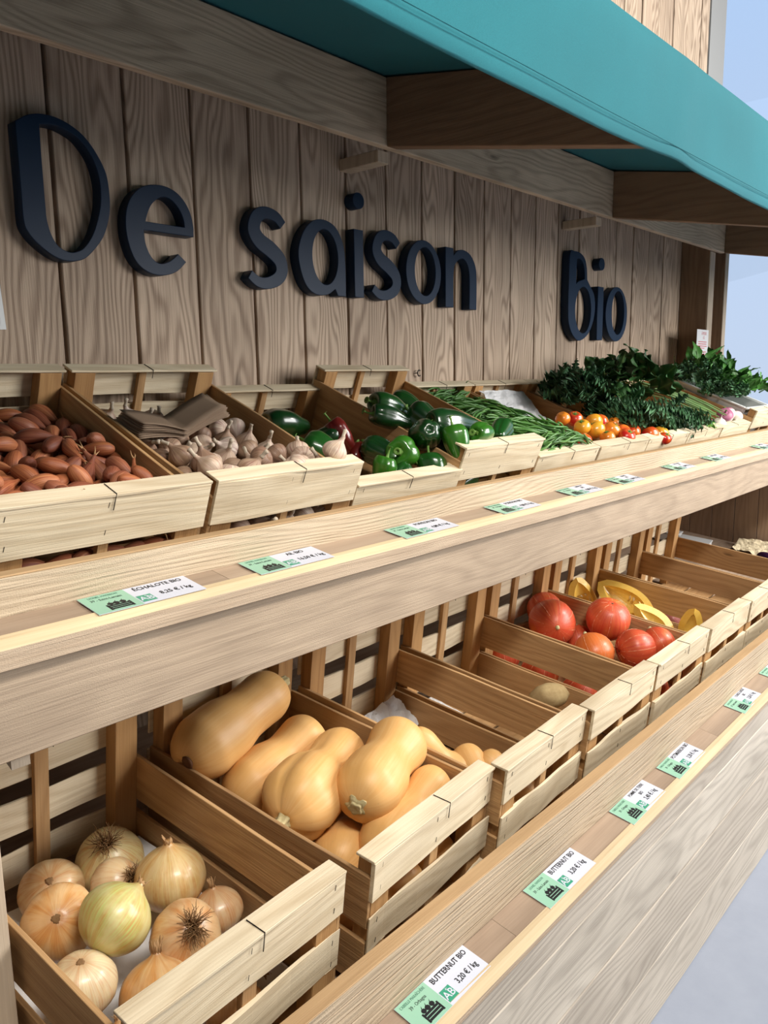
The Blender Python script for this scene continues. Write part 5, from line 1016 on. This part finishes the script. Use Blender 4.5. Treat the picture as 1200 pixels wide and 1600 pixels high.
# peppers
G1 = (.012, .085, .010); G2 = (.006, .045, .008); G3 = (.040, .190, .012)
PP = [((1.425, 1.600, 1.428), .040, .125, (-1, .15, .1), 'large dark green pepper at the back of the low pepper crate', G2, 3), ((1.493, 1.530, 1.392), .030, .065, (.7, -.6, .2), 'small dark green pepper right of the large one at the back', G2, 4),
      ((1.395, 1.435, 1.365), .040, .095, (-.5, .7, .5), 'green pepper behind the garlic crate rail, folded shoulders', G1, 4), ((1.534, 1.500, 1.388), .030, .100, (-.35, .45, .8), 'single red pepper among the green ones', (.20, .004, .008), 3),
      ((1.555, 1.470, 1.345), .026, .055, (.7, .3, .4), 'small end of a red pepper behind the green ones', (.16, .004, .006), 3), ((1.580, 1.400, 1.352), .036, .090, (-.2, .9, .3), 'dark green pepper behind the lit ones at the front', G2, 4),
      ((1.600, 1.345, 1.352), .040, .085, (-.80, -.45, .15), 'shiny green pepper turned with its stem to the viewer, front of low crate', G3, 4), ((1.480, 1.310, 1.315), .030, .065, (.25, -.15, .95), 'small bright green pepper with a curved stem in the front left corner', G3, 4),
      ((1.545, 1.310, 1.300), .026, .055, (.9, -.1, .5), 'smallest green pepper next to the front rail', G1, 4), ((1.640, 1.280, 1.305), .036, .075, (.2, .3, .9), 'green pepper half hidden in the front right corner', G1, 4),
      ((1.380, 1.500, 1.320), .036, .08, (0, .8, .5), 'green pepper of the lower layer at the left', G2, 4), ((1.590, 1.560, 1.350), .036, .08, (.5, .8, .3), 'green pepper of the lower layer at the back', G2, 4),
      ((1.735, 1.500, 1.466), .034, .125, (-1, .1, .25), 'long green pepper lying on top at the back of the raised crate', G1, 3), ((1.690, 1.455, 1.435), .030, .115, (-.9, .45, .3), 'long green pepper along the left board of the raised crate', G2, 3),
      ((1.880, 1.560, 1.465), .034, .09, (-.5, .7, .4), 'green pepper farthest back in the raised crate', G1, 4), ((1.775, 1.405, 1.428), .044, .085, (-.1, .9, .5), 'broad dark green pepper in the middle of the raised crate', G2, 4),
      ((1.665, 1.315, 1.402), .040, .075, (.55, .75, -.30), 'round dark green pepper showing its brownish blossom end', G2, 5), ((1.800, 1.320, 1.418), .038, .165, (-.95, .2, .1), 'longest dark green pepper reaching to the beans', G2, 3),
      ((1.712, 1.250, 1.372), .033, .085, (.05, .35, 1), 'bright lit green pepper standing in the front left corner', G3, 4), ((1.845, 1.255, 1.392), .027, .100, (-.9, -.2, .1), 'slim bright green pepper behind the front rail', G3, 3),
      ((1.950, 1.265, 1.390), .030, .090, (.8, .3, .3), 'green pepper touching the beans at the front right', G1, 4), ((1.80, 1.36, 1.340), .038, .09, (.3, .8, .2), 'green pepper of the lower layer in the raised crate', G2, 4),
      ((1.960, 1.420, 1.385), .038, .09, (.3, .8, .2), 'green pepper of the lower layer near the beans', G2, 4), ((1.800, 1.290, 1.255), .030, .08, (1, .1, .2), 'green pepper seen in the gap under the front rail', G1, 4)]
for i, (p, r, L, ax, lab, c, lb) in enumerate(PP):
    r *= 1.12; d = Vector(ax).normalized(); q = Vector(p) + d * L * .48; pepper(q, r, L, ax, lab, 100 + i, c, lb, taper=.75 if L < .1 else .62)

# paper bags lying on the garlic
def bag(i):
    B = MB(); n_ = 18; V = []; hw = .130 - i * .002; o_ = i * .0030
    for a in range(n_ + 1):
        u = a / n_ * 2 - 1
        for bb in range(5):
            v = bb / 4
            z = .016 - .024 * (1 - abs(u)) ** 1.6 + .010 * u + o_ * (.7 + .5 * abs(u)) + (.012 * v * v)
            V.append((u * hw + .006 * math.sin(i * 2.1) * v, v * (.085 - .001 * i) + .004 * math.sin(i * 1.3 + u * 2), z))
    B.add(V, [(a * 5 + bb, (a + 1) * 5 + bb, (a + 1) * 5 + bb + 1, a * 5 + bb + 1) for a in range(n_) for bb in range(4)])
    o = B.build('paper_bag', M['kraft'], None, smooth=True); s = o.modifiers.new('t', 'SOLIDIFY'); s.thickness = .0007
    tag(o, ['lowest folded brown paper bag of the stack lying on the garlic', 'second lowest brown paper bag of the stack on the garlic', 'third brown paper bag from the bottom of the stack on the garlic', 'fourth brown paper bag from the bottom of the stack on the garlic', 'middle brown paper bag of the stack on the garlic', 'fourth brown paper bag from the top of the stack on the garlic', 'third brown paper bag from the top of the stack on the garlic', 'second brown paper bag from the top of the stack on the garlic', 'topmost folded brown paper bag of the stack lying on the garlic'][i], 'bag', 'stack of brown paper bags on the garlic')
    o.location = (1.035, 1.500, 1.432); o.rotation_euler = (R(14), R(-3), R(6))
for i in range(9): bag(i)

# ------------------------------------------------------------------ leafy greens
def leaf_mesh(name, L, Wd, mat, ruffle=.3, freq=9, lobes=0, bend=.6, seed=0, stalk=.25, nu=14, nv=6):
    rs = random.Random(seed); V = []; F = []; rn = []
    for i in range(nu + 1):
        t = i / nu; w_ = Wd * (math.sin(PI * min(1, t * 1.02) ** .75) ** .8 if 0 < t < 1 else .02)
        if lobes: w_ *= .62 + .38 * abs(math.sin(t * PI * lobes))
        a = bend * t * t; x = L * (stalk + (1 - stalk) * t); zc = -L * a * .5
        for j in range(-nv, nv + 1):
            s = j / nv; rf = ruffle * Wd * abs(s) ** 2 * math.sin(freq * t * PI + seed + (2 if s > 0 else 0)) + ruffle * .4 * Wd * abs(s) * mnoise.noise(Vector((t * 6, s * 3, seed)))
            V.append((s * w_ * .5, x - abs(s) * w_ * .1, zc + abs(s) * w_ * .18 + rf)); rn.append(1 - min(1, abs(s) * nv / .9) if nv else 0)
    m = 2 * nv + 1
    for i in range(nu):
        for j in range(m - 1): F.append((i * m + j, i * m + j + 1, (i + 1) * m + j + 1, (i + 1) * m + j))
    b = MB(); b.add(V, F, 0); b.r = [r_ * .6 for r_ in rn]
    b.tube([(0, -.02 * L, 0), (0, L * stalk, 0), (0, L * (stalk + .35), -.01 * L)], [.0028, .0022, .001], 5, rnd=.7)
    return b.mesh(name, mat, True)
def bunch(name, label, cat, group, kinds, centre, radii, n, out, seed, size=(.8, 1.2), drop=.2, base=None):
    """leaves radiating from a heap: centre and radii of the mound; out = mean direction the tips point to"""
    t = empty(name, label, cat, centre, group); rs = random.Random(seed); out = Vector(out).normalized()
    for i in range(n):
        d = Vector((rs.gauss(0, 1), rs.gauss(0, 1), abs(rs.gauss(0, .9)))).normalized(); rr = rs.uniform(.45, 1.0)
        p = Vector((d.x * radii[0], d.y * radii[1], d.z * radii[2])) * rr
        f = (out * 1.0 + Vector((d.x, d.y, d.z * .5)) * .9 + Vector((rs.uniform(-.7, .7), rs.uniform(-.7, .7), rs.uniform(-.5, .5) - drop))).normalized()
        up_v = (d + Vector((rs.uniform(-.4, .4), rs.uniform(-.4, .4), .4))).normalized()
        xx = f.cross(up_v).normalized(); zz = xx.cross(f)
        m = Matrix((xx, f, zz)).transposed().to_4x4(); m.translation = p - f * .03; o = link('leaf', rs.choice(kinds), t)
        o.matrix_world = m @ Matrix.Scale(rs.uniform(*size), 4)
        o.location = m.translation
    return t
curly = [leaf_mesh('leaf', .10, .045, M['leafdark'], .45, 11, 4, .5, s, .2) for s in range(5)]
broad = [leaf_mesh('leaf', .22, .105, M['leafbroad'], .16, 5, 0, .5, s + 10, .3) for s in range(4)]
herb = [leaf_mesh('leaf', .075, .034, M['leafherb'], .12, 3, 0, .5, s + 20, .25, 8, 3) for s in range(4)]
herbd = [leaf_mesh('leaf', .060, .040, M['leafdark'], .3, 7, 3, .4, s + 30, .25, 10, 4) for s in range(3)]
lime = [leaf_mesh('leaf', .055, .030, M['leaflime'], .2, 4, 0, .5, s + 40, .25, 8, 3) for s in range(2)]
bunch('curly_greens', 'bunch of dark curly greens heaped behind the tomatoes', 'greens', 'bunches of leafy greens', curly, (3.04, 1.40, 1.365), (.17, .14, .10), 100, (-.2, -.8, .1), 1, (.8, 1.3), .25)
bunch('curly_greens', 'bunch of dark curly greens farther back, against the crate of tomatoes', 'greens', 'bunches of leafy greens', curly, (2.99, 1.58, 1.45), (.16, .12, .12), 90, (-.4, -.4, .3), 2, (.9, 1.4), .1)
bunch('curly_greens', 'bunch of dark curly greens sloping down to the front rail, left of the turnips', 'greens', 'bunches of leafy greens', curly, (3.40, 1.34, 1.33), (.18, .12, .09), 90, (.1, -.8, 0), 3, (.8, 1.3), .25)
bunch('leafy_greens', 'bunch of large dark leaves on top of the greens, tips rising against the wall', 'greens', 'bunches of leafy greens', broad, (3.42, 1.56, 1.47), (.16, .13, .10), 26, (-.5, -.2, .45), 4, (.75, 1.1), .1)
bunch('leafy_greens', 'bunch of large dark leaves hanging over the middle of the greens', 'greens', 'bunches of leafy greens', broad, (3.18, 1.55, 1.46), (.12, .12, .10), 14, (-.4, -.5, .2), 5, (.6, .85), .2)
bunch('salad_sprig', 'lime green leaves beside the turnips', 'greens', None, lime, (3.60, 1.265, 1.315), (.05, .03, .03), 14, (0, -.7, .3), 6)
t = empty('green_stalks', 'bundle of long green stalks running down towards the turnips', 'stalks', (3.75, 1.42, 1.39)); rs = random.Random(9)
for i in range(26):
    b = MB(); x = rs.uniform(-.17, .16); y = rs.uniform(-.03, .10); z = .02 + rs.uniform(-.02, .035) + (y) * .4
    p0 = Vector((x - .16, y + .14, z + .085)); p2 = Vector((x * .6 + .10, y - .12, z - .05)); p1 = (p0 + p2) / 2 + Vector((0, 0, .012 + rs.uniform(0, .01)))
    b.tube([p0, p0 * .5 + p1 * .5 + Vector((0, 0, .004)), p1, p1 * .5 + p2 * .5 + Vector((0, 0, .003)), p2], [.0018, .0024, .0027, .0027, .0022], 5); b.build('stalk', M['stalk'], t, smooth=True)
# herb tub standing in the last crate
cr = CU[9]; t = empty('plastic_tub', 'white plastic tub in the last upper crate, holding fresh herbs', 'tub', local(cr, .02, .06, .012)); t.rotation_euler = cr.rotation_euler
def tubpart(nm, boxes):
    b = MB()
    for a, c in boxes: b.box(a, c)
    b.build(nm, M['tub'], t, bevel=.004, seg=2)
tubpart('wall', [((0, 0, 0), (.36, .006, .17)), ((0, .474, 0), (.36, .48, .17)), ((0, .006, 0), (.006, .474, .17)), ((.354, .006, 0), (.36, .474, .17)), ((.006, .006, 0), (.354, .474, .006))])
tubpart('rim', [((-.012, -.012, .166), (.372, .004, .176)), ((-.012, .476, .166), (.372, .492, .176)), ((-.012, .004, .166), (.004, .476, .176)), ((.356, .004, .166), (.372, .476, .176))])
hc = local(cr, .20, .32, .22)
bunch('herb_bunch', 'bunch of dark parsley like herbs in the white tub, left part', 'herbs', 'herbs in the white tub', herbd, local(cr, .10, .40, .20), (.13, .14, .09), 90, (-.3, -.2, .8), 11, (.9, 1.3), 0)
bunch('herb_bunch', 'bunch of broad leaved bright green herbs in the white tub, right part', 'herbs', 'herbs in the white tub', herb, local(cr, .26, .24, .20), (.16, .18, .08), 100, (-.3, -.4, .7), 12, (.9, 1.5), 0)
bunch('herb_bunch', 'bunch of herbs spilling over the near edge of the white tub', 'herbs', 'herbs in the white tub', herbd, local(cr, .08, .22, .19), (.12, .13, .06), 70, (-.4, -.4, .4), 14, (.9, 1.3), 0)
bunch('herb_bunch', 'bunch of tall herbs at the far side of the white tub', 'herbs', 'herbs in the white tub', herb, local(cr, .33, .42, .20), (.16, .14, .11), 90, (-.1, .0, .9), 13, (1.1, 1.7), 0)

# ------------------------------------------------------------------ price tags
M['tagwhite'] = flat('tag_white', (.60, .62, .70), .35, .5); M['taggreen'] = flat('tag_mint', (.29, .52, .38), .35, .5); M['taglogo'] = flat('tag_logo_green', (.045, .30, .185), .35, .5)
M['ink'] = flat('black_ink', (.012, .012, .014), .5, .3); M['inkpale'] = flat('dark_green_ink', (.05, .16, .11), .5, .3); M['redink'] = flat('red_ink', (.55, .04, .05), .5, .3)
def text(nm, s, size, x, y, z, mat, parent, align='CENTER', sx_=1.0, bold=0.0):
    c = bpy.data.curves.new(nm, 'FONT'); c.body = s; c.size = size; c.align_x = align; c.align_y = 'CENTER'; c.offset = bold; c.extrude = .00008; c.resolution_u = 2
    o = curve_to_mesh(c, nm, mat, parent); o.location = (x, y, z); o.scale = (sx_, 1, 1); return o
def price_tag(x, rail_, l1, l2, p1, p2, p3, lab, rot=0, L=.183):
    y0, z0 = (.648, .578) if rail_ == 'l' else (1.014, 1.2248)
    t = empty('price_tag', lab, 'price tag', (x, y0, z0), 'price tags on the rails'); t.rotation_euler = (math.atan(.17), 0, R(rot))
    Wd = .060 if rail_ == 'l' else .064; g = L * .40
    b = MB(); b.box((0, 0, 0), (L, Wd, .0007)); b.build('card', M['tagwhite'], t)
    b = MB(); b.box((.0003, .0003, .0007), (g, Wd - .0003, .00085)); b.build('mint_panel', M['taggreen'], t)
    b = MB(); b.box((g + .002, .006, .00085), (g + .026, .029, .0010)); lg = b.build('organic_logo', M['taglogo'], t)
    text('logo_text', 'AB', .019, g + .0138, .0165, .0011, M['tagwhite'], lg, bold=.0002)
    b = MB(); b.add([(g + .014, .0245, .0011), (g + .017, .0285, .0011), (g + .0155, .0238, .0011), (g + .020, .0275, .0011)], [(0, 2, 1), (0, 2, 3)]); b.build('logo_leaf', M['tagwhite'], lg)
    cx = (g + L) / 2
    if p2: text('product_name', p1, .0115, cx, Wd - .0085, .0010, M['ink'], t, sx_=.82, bold=.0001); text('product_name', p2, .0115, cx, Wd - .0215, .0010, M['ink'], t, sx_=.85, bold=.0001)
    else: text('product_name', p1, .0145, cx, Wd - .0115, .0010, M['ink'], t, sx_=.86, bold=.0002)
    text('price', p3, .0150, g + .028 + (L - g - .028) / 2, Wd * .36, .0010, M['ink'], t, sx_=.85, bold=.0002)
    text('producer', l1, .0072, g * .5, Wd - .0075, .0010, M['inkpale'], t, sx_=.80)
    text('origin', l2, .0090, g * .5, Wd - .0185, .0010, M['ink'], t, sx_=.80)
    b = MB(); cx_ = g * .58; z = .00095                      # little crate of vegetables
    for k in range(3): b.box((cx_ - .0155, .006 + k * .0055, z), (cx_ + .0155, .0102 + k * .0055, z + .0001))
    for sx_ in (-1, 1): b.box((cx_ + sx_ * .0175 - .0018, .005, z), (cx_ + sx_ * .0175 + .0018, .0235, z + .0001))
    for k, (dx, rr) in enumerate([(-.0105, .0048), (-.001, .0052), (.0095, .0050)]):
        pts = [(cx_ + dx + rr * math.cos(a), .0255 + rr * .9 * math.sin(a), z + .00005) for a in [2 * PI * q / 14 for q in range(14)]]; b.add(pts, [tuple(range(14))])
        b.add([(cx_ + dx - .001, .030, z + .00005), (cx_ + dx + .001, .030, z + .00005), (cx_ + dx + .003, .0345, z + .00005)], [(0, 1, 2)])
    b.build('crate_icon', M['ink'], t); return t
A1, A2 = "L'ABEILLE MARAÎCHÈRE", '39 - Orbagna'; B1, B2 = 'LIONEL HANSSON', '39 - Saint-Lamain'
price_tag(.808, 'l', A1, A2, 'BUTTERNUT BIO', '', '3,20 € / kg', 'price tag reading BUTTERNUT BIO nearest the viewer on the lower rail', 1)
price_tag(1.182, 'l', B1, B2, 'BUTTERNUT BIO', '', '3,20 € / kg', 'price tag reading BUTTERNUT BIO, the farther of the two on the lower rail', 0)
price_tag(1.545, 'l', A1, A2, 'POMME DE TERRE', 'BIO', '2,40 € / kg', 'price tag reading POMME DE TERRE BIO on the lower rail', 1)
price_tag(1.806, 'l', A1, A2, 'POTIMARRON BIO', '', '3,20 € / kg', 'price tag reading POTIMARRON BIO on the lower rail', 1)
price_tag(2.296, 'l', B1, B2, 'COURGE LONGUE', 'BIO', '3,20 € / kg', 'two line price tag right after the POTIMARRON one on the lower rail', 2)
price_tag(2.625, 'l', A1, A2, 'OIGNON ROUGE', 'BIO', '3,20 € / kg', 'price tag at the right edge of the picture on the lower rail', 0)
price_tag(.538, 'u', B1, B2, 'ÉCHALOTE BIO', '', '8,25 € / kg', 'price tag reading ÉCHALOTE BIO below the shallots', 0)
price_tag(.833, 'u', B1, B2, 'AIL BIO', '', '16,50 € / kg', 'price tag reading AIL BIO below the garlic', 0, .175)
price_tag(1.216, 'u', B1, B2, 'POIVRON BIO', '', '4,80 € / kg', 'price tag reading POIVRON BIO, the nearer of the two', 0)
price_tag(1.584, 'u', A1, A2, 'POIVRON BIO', '', '4,80 € / kg', 'price tag reading POIVRON BIO, the farther of the two', 0, .17)
price_tag(1.935, 'u', A1, A2, 'HARICOT', 'BIO', '8,80 € / kg', 'price tag below the green beans', 0, .17)
price_tag(2.235, 'u', B1, B2, 'TOMATE', 'BIO', '4,60 € / kg', 'price tag below the tomatoes', 0, .16)
price_tag(2.66, 'u', A1, A2, 'CHOU KALE', 'BIO', '4,60 € / kg', 'faint price tag below the curly greens', 0, .17)
price_tag(3.03, 'u', A1, A2, 'BLETTE BIO', '', '3,50 € / kg', 'faint price tag below the large leaf greens', 0, .17)
price_tag(3.62, 'u', A1, A2, 'NAVET BIO', '', '3,50 € / kg', 'faint price tag below the turnips', 0, .17)
# notice pinned on the corner post, white card at the left
t = empty('notice', 'narrow white notice with red lines of print pinned to the corner post', 'notice', (4.57, 1.676, 1.545)); t.rotation_euler = (PI / 2, 0, 0)
b = MB(); b.box((0, 0, 0), (.180, .250, .001)); b.build('sheet', M['paper'], t)
for k, (yy, w_) in enumerate([(.180, .13), (.168, .13), (.156, .14), (.145, .07), (.124, .13), (.112, .13), (.101, .08), (.080, .13), (.069, .13), (.058, .13), (.048, .09)]):
    b = MB(); b.box((.09 - w_ / 2, yy, .001), (.09 + w_ / 2, yy + .004, .0012)); b.build('print_line', M['redink'], t)
text('headline', 'À PESER', .024, .108, .228, .0013, M['redink'], t, sx_=.9); text('headline', 'ICI', .022, .108, .205, .0013, M['redink'], t)
b = MB(); b.box((.075, .008, .001), (.098, .038, .0012)); b.build('pictogram', M['inkpale'], t)
t = empty('wall_poster', 'edge of a bright white card in a clear sleeve on the left wall', 'poster', (.60, WY - .004, 1.668)); t.rotation_euler = (PI / 2, R(-3), 0)
b = MB(); b.box((0, 0, 0), (.20, .28, .001)); b.build('card', M['paper'], t)
b = MB(); b.box((-.01, -.01, -.0015), (.21, .29, -.0003)); b.build('sleeve', M['tub'], t)

def hook(p, lab):
    b = MB(); b.tube([(.009 * math.cos(a), 0, .011 * math.sin(a)) for a in [R(50 + k * 26) for k in range(11)]], .0022, 6)
    b.tube([(-.009, 0, 0), (-.009, .012, 0)], .002, 6); o = b.build('cup_hook', M['wire'], None, smooth=True); o.location = p; tag(o, lab, 'hook', 'small hooks screwed into the wall')
hook((2.285, WY - .012, 1.565), 'small dark open hook in the wall above the green pepper crates')
hook((3.230, WY - .012, 1.512), 'small dark open hook in the wall above the tomato crate')
